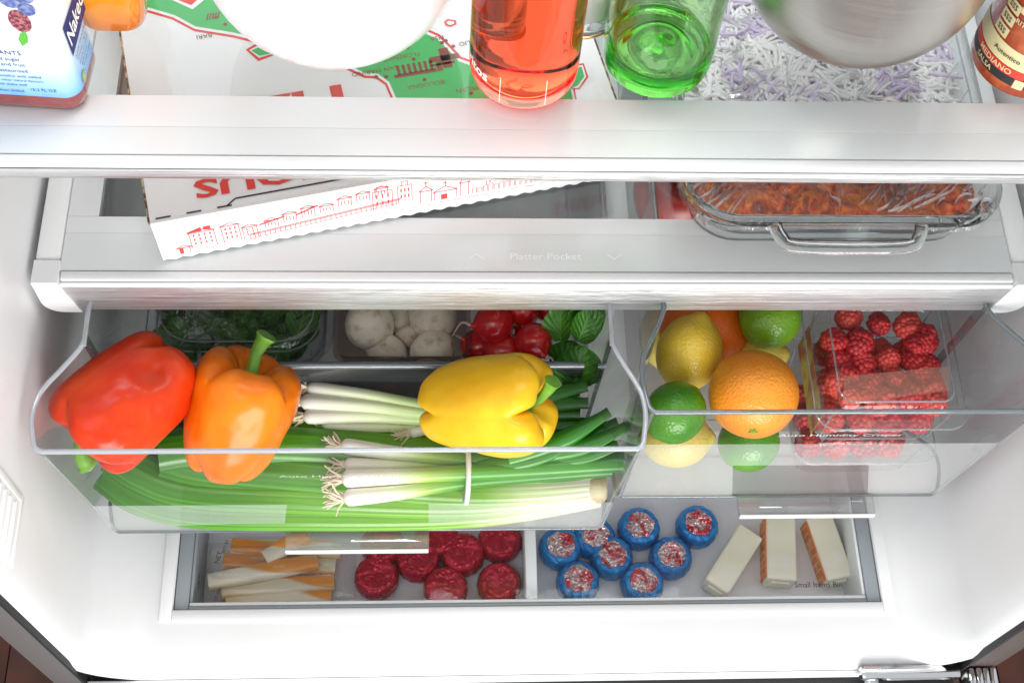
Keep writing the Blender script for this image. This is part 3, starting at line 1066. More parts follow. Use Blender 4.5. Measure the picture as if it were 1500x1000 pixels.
st = []
for a, b, c, za, rr in (((449, 568), (540, 580), (660, 598), .126, .0064), ((440, 588), (540, 595), (660, 606), .124, .0072), ((444, 610), (540, 609), (660, 613), .120, .0066), ((600, 634), (650, 624), (730, 615), .114, .0050), ((470, 622), (560, 624), (660, 622), .110, .0062), ((452, 578), (540, 586), (660, 601), .112, .0060)):
    st.append(([P(*a, za), P(*b, za + .003), P(*c, za + .004), P(800, c[1] - 14, za + .004)], rr, rr * .85, rr))
lv = []
for a, b, c, z0 in (((720, 600), (800, 580), (860, 565), .140), ((730, 605), (810, 592), (862, 590), .138), ((720, 612), (800, 605), (850, 606), .132), ((740, 616), (820, 622), (870, 618), .128), ((740, 590), (800, 572), (850, 572), .130), ((720, 620), (800, 632), (862, 634), .122)):
    lv.append(([P(*a, z0 - .006), P(*b, z0), P(*c, z0 + .004)], .0068))
bunch("scallion_bunch", "rear bunch of scallions half under the yellow pepper beside the divider", P(640, 600, .09), st, M["scal2"], rnd, lv)

cel = thing("celery_bunch", "bunch of long green celery stalks lying along the wide drawer's bottom", "celery", P(600, 720, .062))


def celsect(a, u):
    s, c = math.sin(a), math.cos(a)
    rid = 1 + .045 * math.cos(11 * a)
    if s > -.15:
        return c * rid, s * .62 * rid
    return c * .92, -.10 + .25 * (1 - c * c) * -.2


def stalk(pts, r, rend, cut=True, b0=.012):
    path = catmull(pts, 10)
    V, F, U = tubeg(path, lambda u: (b0 + (r - b0) * min(1, u / .3)) if u < .3 else r + (rend - r) * ((u - .3) / .7), 30, up=(0, -.25, 1), sect=celsect)
    return mk("stalk", V, F, M["celery"], cel, uv=U, sharp=70)


stalk([P(878, 714, .088), P(760, 728, .088), P(640, 731, .090), P(420, 722, .092), P(280, 712, .092), P(215, 690, .096), P(172, 660, .100)], .0155, .020)
stalk([P(880, 708, .090), P(760, 716, .094), P(640, 712, .098), P(430, 694, .100), P(300, 680, .104), P(245, 664, .110)], .0155, .020)
stalk([P(876, 722, .080), P(760, 742, .078), P(640, 752, .076), P(420, 751, .076), P(280, 744, .076), P(205, 722, .080), P(160, 688, .086)], .0130, .019)
stalk([P(870, 700, .082), P(740, 690, .092), P(640, 668, .104), P(430, 652, .110), P(300, 652, .118), P(230, 660, .124)], .0150, .018)
stalk([P(860, 690, .080), P(760, 660, .092), P(640, 637, .100), P(430, 632, .104), P(320, 640, .106), P(250, 645, .108)], .0155, .018)
stalk([P(860, 706, .076), P(740, 712, .076), P(640, 704, .078), P(430, 672, .082), P(300, 668, .086), P(190, 640, .094)], .014, .017)
# root end of the celery
V, F = latheg([(0, 0), (.010, 0), (.0135, .002), (.0145, .007), (.0125, .014), (.008, .018), (0, .018)], 28)
mt = frame(P(888, 713, .088), (0, 1, 0), (0, 0, 1))
V = [mt @ Vector((v.x * .95, v.y * .85, -v.z)) for v in V]
mk("root_end", V, [f[::-1] for f in F], pmat("celery_root_end", (.74, .66, .42), .5, var=(70, (.50, .32, .14), .45, .75), bmp=(90, .3, .001)), cel)

# ================================================================== behind the divider: salad box, mushrooms, radishes
def veggie_leaf(w, l, seed, cup=.3, nx=8, ny=10):
    """A leaf blade with wavy rim, arched along its length; base at the origin, tip along +y."""
    r = random.Random(seed)
    V, F, U = [], [], []
    ph = r.uniform(0, 6)
    for j in range(ny + 1):
        t = j / ny
        half = w * .5 * (math.sin(math.pi * min(1, t * .93 + .05)) ** .65)
        for i in range(nx + 1):
            s = 2 * i / nx - 1
            x = s * half * (1 + .06 * math.sin(9 * t + ph + s))
            z = cup * w * (s * s) * .5 + .10 * w * math.sin(6 * t + ph) * abs(s) + .25 * l * math.sin(t * 2.2) * .5
            z += .02 * w * math.cos(s * 14)
            V.append(Vector((x, l * t, z)))
            U.append((t, i / nx))
    for j in range(ny):
        for i in range(nx):
            a = j * (nx + 1) + i
            F.append([a, a + 1, a + nx + 2, a + nx + 1])
    return V, F, U


def leafmat(name, c1, c2, vein):
    m, nt, out = newmat(name)
    b = N(nt, "ShaderNodeBsdfPrincipled")
    nt.links.new(b.outputs[0], out.inputs["Surface"])
    setin(b, Roughness=.42)
    vec = coords(nt)
    c = ramp(nt, noise_tex(nt, vec, 60, 4), [(.3, c1), (.7, c2)])
    tc = N(nt, "ShaderNodeTexCoord")
    sp = N(nt, "ShaderNodeSeparateXYZ")
    nt.links.new(tc.outputs["UV"], sp.inputs[0])

    def mth(op, a, b_=None):
        n = N(nt, "ShaderNodeMath", operation=op)
        for k, v in enumerate((a, b_)):
            if v is None:
                continue
            if isinstance(v, (int, float)):
                n.inputs[k].default_value = v
            else:
                nt.links.new(v, n.inputs[k])
        return n.outputs[0]
    off = mth("ABSOLUTE", mth("SUBTRACT", sp.outputs["Y"], .5))
    wob = mth("MULTIPLY", noise_tex(nt, vec, 90, 2), .5)
    ph = mth("FRACT", mth("ADD", mth("SUBTRACT", mth("MULTIPLY", sp.outputs["X"], 6.0), mth("MULTIPLY", off, 5.0)), wob))
    side = mth("ABSOLUTE", mth("SUBTRACT", ph, .5))
    both = mth("MINIMUM", mth("MULTIPLY", side, .5), mth("MULTIPLY", off, 1.6))
    vr = ramp(nt, both, [(.012, (1,) * 3), (.055, (0,) * 3)])
    mx = N(nt, "ShaderNodeMix", data_type="RGBA")
    nt.links.new(vr, mx.inputs[0])
    nt.links.new(c, mx.inputs[6])
    mx.inputs[7].default_value = rgba(vein)
    nt.links.new(mx.outputs[2], b.inputs["Base Color"])
    nt.links.new(bump(nt, both, .5, .004), b.inputs["Normal"])
    return m


M["leaf"] = leafmat("radish_leaf_green", (.022, .13, .008), (.06, .23, .016), (.11, .30, .04))
M["leaf2"] = leafmat("salad_leaf_green", (.025, .12, .008), (.09, .27, .03), (.14, .32, .05))
M["clamdark"] = clearmat("clear_salad_box", (.93, .94, .94), 1.5, .04, milk=.015, bmp=(40, .5, .004))


def clam(root, hx, hy, z0, zr, z1, rad, m, flare=.006, lid=True):
    """Tray and domed lid of a hinged clear box, with a flange between; local to root."""
    R0 = [rring(hx - flare, hy - flare, rad, z0 + .004), rring(hx - flare + .002, hy - flare + .002, rad, z0), ]
    tray = [rring(hx - flare - .004, hy - flare - .004, rad, z0), rring(hx - flare, hy - flare, rad, z0 + .004), rring(hx - flare * .5, hy - flare * .5, rad, (z0 + zr) / 2),
            rring(hx - flare * .5 - .0015, hy - flare * .5 - .0015, rad, (z0 + zr) / 2 + .002), rring(hx - .002, hy - .002, rad, zr - .001)]
    V, F = loftg(tray, True, False)
    mk("tray", V, F, m, root, world=False, sharp=35)
    fl = [rring(hx - .002, hy - .002, rad, zr - .001), rring(hx + .006, hy + .006, rad + .004, zr - .0006), rring(hx + .0065, hy + .0065, rad + .004, zr + .0016), rring(hx - .001, hy - .001, rad, zr + .0016)]
    V, F = loftg(fl, False, False)
    mk("flange", V, F, m, root, world=False, sharp=35)
    for k, (d, z) in enumerate(((-.0065, zr + .0005), (.0085, z1 - .0005))):
        pts = [Vector(p) for p in rring(hx - d, hy - d, rad + (.004 if k == 0 else -.001), z)]
        v, f, u = tubeg(pts + pts[:1], .0008, 6, caps=False)
        mk("edge", v, f, M["clamedge"], root, world=False)
    for sx in (-1, 1):
        for sy in (-1, 1):
            a = rrect(hx, hy, rad)
            q0 = Vector((sx * (hx - rad * .3), sy * (hy - rad * .3), 0))
            v, f, u = tubeg([q0 * ((hx - flare) / hx) + Vector((0, 0, z0 + .004)), q0 * ((hx - .003) / hx) + Vector((0, 0, zr))], .0008, 6)
            mk("edge", v, f, M["clamedge"], root, world=False)
    if lid:
        ld = [rring(hx - .001, hy - .001, rad, zr + .0018), rring(hx - .004, hy - .004, rad, z1 - .007), rring(hx - .006, hy - .006, rad, z1 - .003), rring(hx - .010, hy - .010, rad * .9, z1),
              rring(hx - .014, hy - .014, rad * .8, z1), rring(hx - .0155, hy - .0155, rad * .8, z1 - .0025)]
        V, F = loftg(ld, False, True)
        mk("lid", V, F, m, root, world=False, sharp=35)


cx, cyy = (P(205, 455, .14).x + P(485, 455, .14).x) / 2, P(340, 520, .125).y + .058
sb = thing("salad_box", "clear plastic clamshell of green salad leaves behind the peppers", "salad box", (cx, cyy, .064))
clam(sb, .072, .058, 0, .048, .070, .030, M["clamdark"])
for d_, z_ in ((.004, .060), (.0005, .042), (.003, .030), (.0035, .016)):
    pts = [Vector(p) for p in rring(.072 - d_, .058 - d_, .030, z_)]
    v, f, u = tubeg(pts + pts[:1], .0009, 6, caps=False)
    mk("edge", v, f, M["clamedge"], sb, world=False)
for k in range(9):
    x = -.040 + .010 * k
    v, f, u = tubeg([Vector((x, -.0555, .008)), Vector((x, -.0570, .028)), Vector((x, -.0578, .044))], .0010, 6)
    mk("rib", v, f, M["clamedge"], sb, world=False)
V, F, U = [], [], []
rs = random.Random(12)
for k in range(150):
    v, f, u = veggie_leaf(rs.uniform(.016, .030), rs.uniform(.025, .045), k, .6, 4, 5)
    mt = Matrix.Translation((rs.uniform(-.050, .050), rs.uniform(-.040, .030), rs.uniform(.022, .050))) @ Matrix.Rotation(rs.uniform(0, 6.28), 4, "Z") @ Matrix.Rotation(rs.uniform(-.7, .5), 4, "X") @ Matrix.Rotation(rs.uniform(-.6, .6), 4, "Y")
    n = len(V)
    V += [mt @ p + Vector((cx, cyy, .064)) for p in v]
    F += [[i + n for i in q] for q in f]
    U += u
sl = mk("salad_leaves", V, F, M["leaf2"], None, uv=U, sharp=80)
sl["kind"] = "stuff"
tag(sl, "green salad leaves heaped inside the clear clamshell", "salad leaves")

tx0, tx1 = P(487, 455, .14).x, P(690, 455, .14).x
ty0 = P(590, 538, .105).y
mt_ = thing("mushroom_tray", "clear square tray of white mushrooms under shiny film", "tray", ((tx0 + tx1) / 2, ty0 + .056, .064))
M["traywall"] = clearmat("brown_clear_tray", (.60, .50, .45), 1.5, .06, milk=.06, milkcol=(.30, .22, .19))
hx = (tx1 - tx0) / 2 - .003
rg = [rring(hx - .007, .048, .008, .0), rring(hx - .006, .049, .008, .003), rring(hx - .001, .054, .008, .058), rring(hx + .003, .058, .009, .058), rring(hx + .003, .058, .009, .055)]
V, F = loftg(rg, True, False)
mk("tray", V, F, M["traywall"], mt_, world=False, sharp=35)
V, F = [], []
nx, ny = 26, 24
for j in range(ny + 1):
    for i in range(nx + 1):
        x, y = (i / nx * 2 - 1) * hx, (j / ny * 2 - 1) * .056
        V.append((x, y, .0595 + .0018 * noise.noise(Vector((x * 60, y * 60, 3))) + .010 * math.cos(x / hx * 1.5) * math.cos(y / .056 * 1.5)))
for j in range(ny):
    for i in range(nx):
        a = j * (nx + 1) + i
        F.append([a, a + 1, a + nx + 2, a + nx + 1])
mk("film", V, F, M["film"], mt_, world=False, sharp=80)

M["mush"] = pmat("mushroom_cap", (.86, .77, .63), .60, var=(110, (.56, .40, .24), .50, .72), bmp=(120, .30, .0014), sss=.1)
M["gill"] = pmat("mushroom_gill", (.36, .26, .19), .7, var=(120, (.50, .40, .30), .4, .7), bmp=(220, .3, .001))


def mushroom(label, loc, r, axis, group):
    o = thing("mushroom", label, "mushroom", loc, group)
    o.rotation_euler = Vector(axis).normalized().to_track_quat("Z", "Y").to_euler()
    pr = catmull([(0, .62, 0), (.35, .58, 0), (.72, .40, 0), (.97, .05, 0), (.98, -.15, 0), (.86, -.28, 0), (.70, -.22, 0), (.3, -.12, 0)], 5)
    V, F = latheg([(p.x * r, p.y * r) for p in pr], 32)
    for v in V:
        v *= 1 + .05 * noise.noise(v * 60 + Vector(loc) * 50)
    mk("cap", V, F, M["mush"], o, world=False, sharp=80)
    V, F = latheg([(.40 * r, -.10 * r), (.34 * r, -.4 * r), (.37 * r, -.75 * r), (.30 * r, -.82 * r)], 20)
    mk("stem", V, F, M["mush"], o, world=False, sharp=60)
    V, F = latheg([(.42 * r, -.26 * r), (.82 * r, -.285 * r), (.84 * r, -.24 * r)], 32)
    mk("gills", V, F, M["gill"], o, world=False)
    return o


for lab, px, py, z, r, ax in (
        ("round white mushroom at the tray's left, its smooth cap facing up", 541, 476, .118, .0215, cv(-.05, -.15, 1)),
        ("white mushroom lying below the two large caps in the middle of the tray", 565, 515, .100, .0185, cv(-.2, -.6, .7)),
        ("mushroom with a browned side at the tray's back right corner", 634, 462, .118, .0215, cv(.3, .35, .9)),
        ("flat brownish mushroom beside the yellow pepper's upper edge", 634, 515, .108, .0205, cv(.4, -.4, .8)),
        ("small mushroom tucked at the tray's back between the larger caps", 583, 462, .105, .0165, cv(0, .4, .8)),
        ("mushroom turned on its side in the middle of the tray", 605, 492, .098, .0170, cv(.2, -.7, .3))):
    mushroom(lab, P(px, py, z), r, ax, "mushrooms in the clear tray")

M["radish"] = pmat("radish_skin", (.52, .006, .012), .22, var=(40, (.66, .03, .03), .35, .75), bmp=(60, .06, .001), coat=.3, sss=.05)
M["radroot"] = pmat("radish_root", (.72, .45, .42), .5)
M["radstem"] = pmat("radish_stem", (.30, .42, .10), .45, var=(60, (.45, .10, .08), .45, .8))


def radish(label, loc, r, axis, seed):
    o = thing("radish", label, "radish", loc, "red radishes beside the mushroom tray")
    o.rotation_euler = Vector(axis).normalized().to_track_quat("Z", "Y").to_euler()
    pr = catmull([(0, -.92, 0), (.30, -.90, 0), (.75, -.62, 0), (1.0, 0, 0), (.86, .55, 0), (.5, .90, 0), (.18, 1.12, 0), (.07, 1.30, 0)], 5)
    V, F = latheg([(p.x * r, p.y * r) for p in pr], 32)
    for v in V:
        v *= 1 + .06 * noise.noise(v * 45 + Vector((seed, 0, 0)))
    mk("globe", V, F, M["radish"], o, world=False, sharp=80)
    rr = random.Random(seed)
    pts = [Vector((0, 0, 1.2 * r)), Vector((rr.uniform(-.2, .2) * r, rr.uniform(-.2, .2) * r, 1.7 * r)), Vector((rr.uniform(-.6, .6) * r, rr.uniform(-.6, .6) * r, 2.2 * r))]
    V, F, U = tubeg(catmull(pts, 5), lambda u: r * .085 * (1 - .8 * u), 6)
    mk("taproot", V, F, M["radroot"], o, world=False)
    V, F, U = tubeg([Vector((0, 0, -.85 * r)), Vector((.1 * r, 0, -1.15 * r)), Vector((.2 * r, .1 * r, -1.4 * r))], r * .14, 7)
    mk("stem_stub", V, F, M["radstem"], o, world=False)
    return o


for lab, px, py, z, r, ax, s in (
        ("largest red radish beside the tray, its thin root pointing left", 724, 474, .140, .0170, cv(-1, -.1, .4), 1),
        ("shiny red radish with a pointed tip just above the yellow pepper", 781, 499, .140, .0158, cv(.5, -.7, .5), 2),
        ("red radish with a curled root at the back under the shelf front", 768, 455, .140, .0135, cv(-.8, .2, .5), 3),
        ("red radish peeping over the middle of the yellow pepper", 738, 514, .122, .0165, cv(.2, -.4, .3), 4),
        ("dark red radish deep beside the mushroom tray's corner", 702, 508, .105, .0160, cv(-.4, .2, .3), 5),
        ("small red radish next to the salad greens at the very back", 808, 452, .135, .0125, cv(.3, .4, .5), 6),
        ("shadowed radish low between the other red ones", 752, 488, .104, .0150, cv(0, .4, .5), 7)):
    radish(lab, P(px, py, z), r, ax, s)
rg_ = thing("radish_greens", "crinkled green radish leaves at the drawer's right end", "radish greens", P(842, 510, .10))
rs = random.Random(3)
for px, py, z, w, l, d, n_ in ((842, 565, .132, .040, .034, cv(.15, 1, .1), cv(0, -.2, 1)), (822, 500, .142, .026, .032, cv(.05, 1, .2), cv(-.4, 0, 1)), (846, 500, .150, .026, .030, cv(.35, 1, .1), cv(.2, -.2, 1)),
                                (835, 482, .152, .022, .026, cv(.5, .9, .1), cv(.4, .1, 1)), (868, 490, .138, .026, .030, cv(-.3, 1, .1), cv(.3, 0, 1)), (815, 545, .120, .030, .030, cv(.6, .8, 0), cv(-.2, 0, 1)),
                                (850, 470, .135, .026, .030, cv(-.2, 1, 0), cv(.1, 0, 1)), (812, 470, .125, .026, .030, cv(.2, 1, 0), cv(-.3, 0, 1))):
    V, F, U = veggie_leaf(w, l, int(px), .5, 10, 12)
    y = d.normalized()
    z_ = (n_ - y * n_.dot(y)).normalized()
    x = y.cross(z_)
    o_ = P(px, py, z)
    V = [o_ + x * v.x + y * v.y + z_ * v.z for v in V]
    mk("leaf", V, F, M["leaf"], rg_, uv=U, sharp=80)

# ================================================================== raspberries in two stacked clamshells
ICO_V, ICO_F = None, None
_bm = bmesh.new()
bmesh.ops.create_icosphere(_bm, subdivisions=2, radius=1.0)
_bm.verts.index_update()
ICO_V = [v.co.copy() for v in _bm.verts]
ICO_F = [[v.index for v in f.verts] for f in _bm.faces]
_bm.free()


def raspberry_mesh(seed):
    r = random.Random(seed)
    V, F = [], []
    rows = [(-.95, .45, 6), (-.72, .78, 11), (-.38, .96, 14), (0.0, 1.0, 15), (.40, .90, 13), (.76, .68, 10), (1.05, .38, 6), (1.18, .0, 1)]
    R = .0083
    for i, (z, rad, n) in enumerate(rows):
        for k in range(n):
            a = 2 * math.pi * (k + .5 * (i % 2)) / n + r.uniform(-.08, .08)
            c = Vector((rad * R * math.cos(a), rad * R * math.sin(a), z * R * 1.0)) * r.uniform(.92, 1.06)
            s = .0031 * r.uniform(.80, 1.15)
            m0 = len(V)
            V += [c + v * s for v in ICO_V]
            F += [[q + m0 for q in f] for f in ICO_F]
    return V, F


m, nt, out = newmat("raspberry_flesh")
b = N(nt, "ShaderNodeBsdfPrincipled")
nt.links.new(b.outputs[0], out.inputs["Surface"])
setin(b, Roughness=.50)
b.inputs["Subsurface Weight"].default_value = .15
b.inputs["Subsurface Scale"].default_value = .002
oi = N(nt, "ShaderNodeObjectInfo")
nz = noise_tex(nt, coords(nt), 110, 3)
ad = N(nt, "ShaderNodeMath", operation="MULTIPLY_ADD")
nt.links.new(oi.outputs["Random"], ad.inputs[0])
ad.inputs[1].default_value = .6
nt.links.new(nz, ad.inputs[2])
nt.links.new(ramp(nt, ad.outputs[0], [(.35, (.36, .006, .014)), (.75, (.56, .018, .022)), (1.05, (.68, .075, .055))]), b.inputs["Base Color"])
M["rasp"] = m
M["raspdark"] = pmat("raspberry_core", (.14, .006, .010), .5)
rasp_me = []
for s in range(6):
    V, F = raspberry_mesh(s)
    V = [Vector((v.x * (1 + .10 * math.sin(s * 2.1)), v.y * (1 - .08 * math.sin(s * 1.7)), v.z * (.88 + .06 * s))) * (1 + .10 * noise.noise(v * 90 + Vector((s * 4.0, 0, 0)))) for v in V]
    me = bpy.data.meshes.new("raspberry")
    me.from_pydata([tuple(v) for v in V], [], F)
    me.materials.append(M["rasp"])
    me.polygons.foreach_set("use_smooth", [True] * len(me.polygons))
    rasp_me.append(me)


def rasp(label, loc, axis, k, sc, group="raspberries in the upper clear box"):
    o = bpy.data.objects.new("raspberry", rasp_me[(k * 5 + k // 4) % 6])
    COL.objects.link(o)
    o.location = loc
    o.rotation_euler = Vector(axis).normalized().to_track_quat("Z", "Y").to_euler()
    o.scale = (sc, sc, sc)
    tag(o, label, "raspberry", group)
    return o


CW = .0535
bxm = Vector(((P(1193, 455, .205).x + P(1392, 455, .205).x) / 2, 0, 0))
y0 = P(1310, 603, .200).y
ang = R_(1.5)
rb = thing("raspberry_box", "upper clear clamshell of red raspberries, nearest the shelf", "berry box", (.3515, y0 + .0500, .1330))
clam(rb, CW, .0520, 0, .052, .072, .012, M["clam"])
rb2 = thing("raspberry_box", "lower clear clamshell of raspberries beneath the other one", "berry box", (.3515, y0 + .0510, .0605))
clam(rb2, CW, .0520, 0, .052, .0705, .012, M["clam"])
rs = random.Random(9)
spots = [(1243, 466), (1287, 474), (1330, 478), (1222, 500), (1258, 503), (1300, 528), (1345, 505), (1357, 492), (1228, 528), (1338, 530), (1376, 500), (1262, 535),
         (1240, 552), (1275, 560), (1310, 556), (1350, 548), (1382, 535), (1245, 582), (1290, 588), (1330, 580), (1366, 575), (1386, 588), (1265, 572), (1400, 560), (1225, 560)]
for i, (px, py) in enumerate(spots):
    z = .178 if py < 520 else .172
    ax = cv(rs.uniform(-.7, .7), rs.uniform(-.7, .7), rs.uniform(.3, 1))
    lab = ("red raspberry in the back row, near the shelf front" if py < 490 else "red raspberry in the upper clear clamshell just behind the pale paper band" if py < 536 else "raspberry showing through the pale paper band on the clear lid" if py < 568 else "red raspberry at the upper clamshell's front edge")
    if i == 1:
        ax = cv(.1, .2, -1)
        lab = "raspberry with its hollow centre facing up, second in the back row"
    if i == 2:
        ax = cv(.1, -.9, .4)
    p = P(px, py, z)
    p.y = max(p.y, y0 + .010)
    p.x = min(max(p.x, .3515 - CW + .013), .3515 + CW - .013)
    o = rasp(lab, p, ax, i, rs.uniform(.92, 1.06))
    if i == 1:
        V, F = latheg([(.0001, -.0030), (.0030, -.0050), (.0036, -.0095), (.0050, -.0108)], 16)
        mk("hollow", V, F, M["raspdark"], o, world=False)
for i in range(12):
    gx, gy = i % 4, i // 4
    p = Vector((.3515 + (-1.5 + gx) * .0235 + rs.uniform(-.003, .003), y0 + .016 + gy * .030, .150 + rs.uniform(-.003, .003)))
    rasp("raspberry lying under the top layer of the upper clear clamshell", p, cv(rs.uniform(-1, 1), rs.uniform(-1, 1), rs.uniform(-.3, 1)), i, 1.1)
for i in range(12):
    gx, gy = i % 4, i // 4
    p = Vector((.3515 + (-1.5 + gx) * .0235 + rs.uniform(-.003, .003), y0 + .026 + gy * .022, .074 + rs.uniform(0, .008)))
    rasp("raspberry in the lower clear clamshell behind the drawer front", p, cv(rs.uniform(-1, 1), rs.uniform(-1, 1), rs.uniform(-.3, 1)), i, 1.1, "raspberries in the lower clear box")
# paper band across the lid
bm_ = clearmat("pale_paper_band", (.93, .80, .74), 1.3, .3, refl=.5, milk=.24, milkcol=(.85, .55, .42))
q4 = [P(1236, 551, .2058), P(1392, 536, .2058), P(1390, 572, .2058), P(1236, 592, .2058)]
mk("paper_band", q4, [[0, 3, 2, 1]], bm_, rb, False)
# absorbent pad and price strip on the box side
box("label_strip", -CW - .0006, -CW - .0002, -.045, .035, .012, .048, pmat("green_red_label", (.40, .38, .08), .5, var=(60, (.35, .05, .03), .45, .6)), rb, world=False)

# ================================================================== small items bin: cheeses, sticks, butter
def foil(name, c1, c2, rough, sc=120, strength=.9, vs=60, lo=.4, hi=.65, metal=.75):
    m, nt, out = newmat(name)
    b = N(nt, "ShaderNodeBsdfPrincipled")
    nt.links.new(b.outputs[0], out.inputs["Surface"])
    setin(b, Roughness=rough, Metallic=metal)
    tcv = coords(nt)
    oi = N(nt, "ShaderNodeObjectInfo")
    sc_ = N(nt, "ShaderNodeVectorMath", operation="SCALE")
    sc_.inputs[0].default_value = (3.7, 5.1, 2.3)
    nt.links.new(oi.outputs["Random"], sc_.inputs["Scale"])
    av = N(nt, "ShaderNodeVectorMath", operation="ADD")
    nt.links.new(tcv, av.inputs[0])
    nt.links.new(sc_.outputs[0], av.inputs[1])
    vec = av.outputs[0]
    c = ramp(nt, noise_tex(nt, vec, vs, 4, .6, .8), [(lo, c1), (hi, c2)])
    nt.links.new(c, b.inputs["Base Color"])
    vo = N(nt, "ShaderNodeTexVoronoi")
    vo.feature = "DISTANCE_TO_EDGE"
    vo.inputs["Scale"].default_value = sc
    nz = N(nt, "ShaderNodeTexNoise")
    nz.inputs["Scale"].default_value = 90
    nt.links.new(vec, nz.inputs["Vector"])
    mx = N(nt, "ShaderNodeMix", data_type="RGBA", blend_type="ADD")
    mx.inputs[0].default_value = .02
    nt.links.new(vec, mx.inputs[6])
    nt.links.new(nz.outputs["Color"], mx.inputs[7])
    nt.links.new(mx.outputs[2], vo.inputs["Vector"])
    nt.links.new(bump(nt, vo.outputs["Distance"], strength, .004), b.inputs["Normal"])
    return m


M["redfoil"] = foil("red_foil", (.46, .004, .022), (.62, .012, .045), .18, 85, .7, metal=.40)
M["bluefoil"] = foil("blue_foil", (.006, .17, .50), (.02, .27, .64), .32, 95, .5, metal=.35)
M["pinkfoil"] = foil("silver_red_foil", (.68, .54, .54), (.58, .05, .07), .20, 130, .9, 75, .46, .60, .8)
ZBN = BZ + .0032


def cheese(label, px, py, r, kind, seed):
    h = .023
    c = P(px, py, ZBN + h)
    c.z = ZBN
    o = thing("wrapped_cheese", label, "cheese", c, "red wrapped round cheeses" if kind == "red" else "blue wrapped round cheeses")
    pr = catmull([(0.0, h * .90, 0), (.50, h * .97, 0), (.72, h * .985, 0), (.90, h * .86, 0), (1.0, h * .56, 0), (1.0, h * .3, 0), (.92, h * .04, 0), (.80, 0, 0), (0, 0, 0)], 5)
    V, F = latheg([(p.x * r, p.y) for p in pr], 56)
    for v in V:
        a = math.atan2(v.y, v.x)
        rr = math.hypot(v.x, v.y) / r
        k = 1 + .022 * noise.noise(Vector((v.x * 150, v.y * 150, v.z * 150 + seed))) + .014 * math.cos(16 * a + 3 * noise.noise(Vector((math.cos(a) * 2, math.sin(a) * 2, seed)))) * rr ** 3
        v.x *= k
        v.y *= k
        v.z += .0014 * noise.noise(Vector((v.x * 220, v.y * 220, seed * 2.0))) * (1 if v.z > h * .5 else 0)
    mk("wrapper", V, F, M["redfoil"] if kind == "red" else M["bluefoil"], o, world=False, sharp=80)
    if kind == "blue":
        V, F = [], []
        sg, rows = 44, 7
        for i in range(rows):
            q = i / (rows - 1)
            for j in range(sg):
                a = 2 * math.pi * j / sg
                rad = r * .73 * q * (1 + .07 * noise.noise(Vector((math.cos(a) * 2.5, math.sin(a) * 2.5, seed))))
                V.append((rad * math.cos(a), rad * math.sin(a), h * 1.02 + .0012 * noise.noise(Vector((rad * math.cos(a) * 190, rad * math.sin(a) * 190, seed))) - (.0025 if i == rows - 1 else 0)))
        for i in range(rows - 1):
            for j in range(sg):
                k = (j + 1) % sg
                F.append([i * sg + j, (i + 1) * sg + j, (i + 1) * sg + k, i * sg + k])
        mk("top_foil", V, F, M["pinkfoil"], o, world=False, sharp=80)
    o.rotation_euler = (0, 0, seed * 1.3)
    return o


for i, (px, py, lab) in enumerate(((551, 840, "red wrapped cheese nearest the cheese sticks, front row left"), (653, 856, "red wrapped cheese in the middle of the front row"), (732, 850, "red wrapped cheese beside the bin's white divider"),
                                   (612, 814, "dark topped red wrapped cheese behind the front row"), (678, 806, "brightly shining red wrapped cheese under the drawer handle's right end"),
                                   (560, 792, "red wrapped cheese half under the drawer handle, back row left"), (733, 786, "red wrapped cheese at the back beside the divider"), (640, 780, "red wrapped cheese hidden furthest under the wide drawer"))):
    cheese(lab, px, py, .0200, "red", i + 1)
for i, (px, py, lab) in enumerate(((848, 847, "blue rimmed cheese at the front left, nearest the divider"), (943, 849, "blue rimmed cheese in the front row's middle"), (822, 797, "blue rimmed cheese touching the divider behind the front row"),
                                   (898, 811, "blue rimmed cheese with the most silvery top, middle of the cluster"), (985, 811, "blue rimmed cheese at the cluster's right beside the fallen butter"),
                                   (938, 768, "blue rimmed cheese at the corner of the wide drawer"), (1024, 765, "blue rimmed cheese standing alone at the back right"), (872, 782, "blue rimmed cheese mostly covered by the wide drawer"))):
    cheese(lab, px, py, .0196, "blue", i + 11)

# cheese sticks
M["stick"] = None
m, nt, out = newmat("twist_cheese_stick")
b = N(nt, "ShaderNodeBsdfPrincipled")
nt.links.new(b.outputs[0], out.inputs["Surface"])
setin(b, Roughness=.35)
b.inputs["Coat Weight"].default_value = .5
tc = N(nt, "ShaderNodeTexCoord")
sp = N(nt, "ShaderNodeSeparateXYZ")
nt.links.new(tc.outputs["UV"], sp.inputs[0])
oi = N(nt, "ShaderNodeObjectInfo")
m1 = N(nt, "ShaderNodeMath", operation="MULTIPLY_ADD")
nt.links.new(sp.outputs["X"], m1.inputs[0])
m1.inputs[1].default_value = .55
nt.links.new(sp.outputs["Y"], m1.inputs[2])
m2 = N(nt, "ShaderNodeMath", operation="ADD")
nt.links.new(m1.outputs[0], m2.inputs[0])
nt.links.new(oi.outputs["Random"], m2.inputs[1])
m3 = N(nt, "ShaderNodeMath", operation="FRACT")
nt.links.new(m2.outputs[0], m3.inputs[0])
cc = ramp(nt, m3.outputs[0], [(0, (.88, .78, .56)), (.36, (.90, .83, .66)), (.40, (.88, .34, .03)), (.66, (.88, .29, .015)), (.70, (.62, .34, .08)), (.84, (.80, .58, .28)), (1, (.84, .68, .42))])
nt.links.new(cc, b.inputs["Base Color"])
mp = N(nt, "ShaderNodeMapping")
mp.inputs["Scale"].default_value = (3, 30, 1)
nt.links.new(tc.outputs["UV"], mp.inputs[0])
nt.links.new(bump(nt, noise_tex(nt, mp.outputs[0], 1, 3), .5, .0008), b.inputs["Normal"])
M["stick"] = m
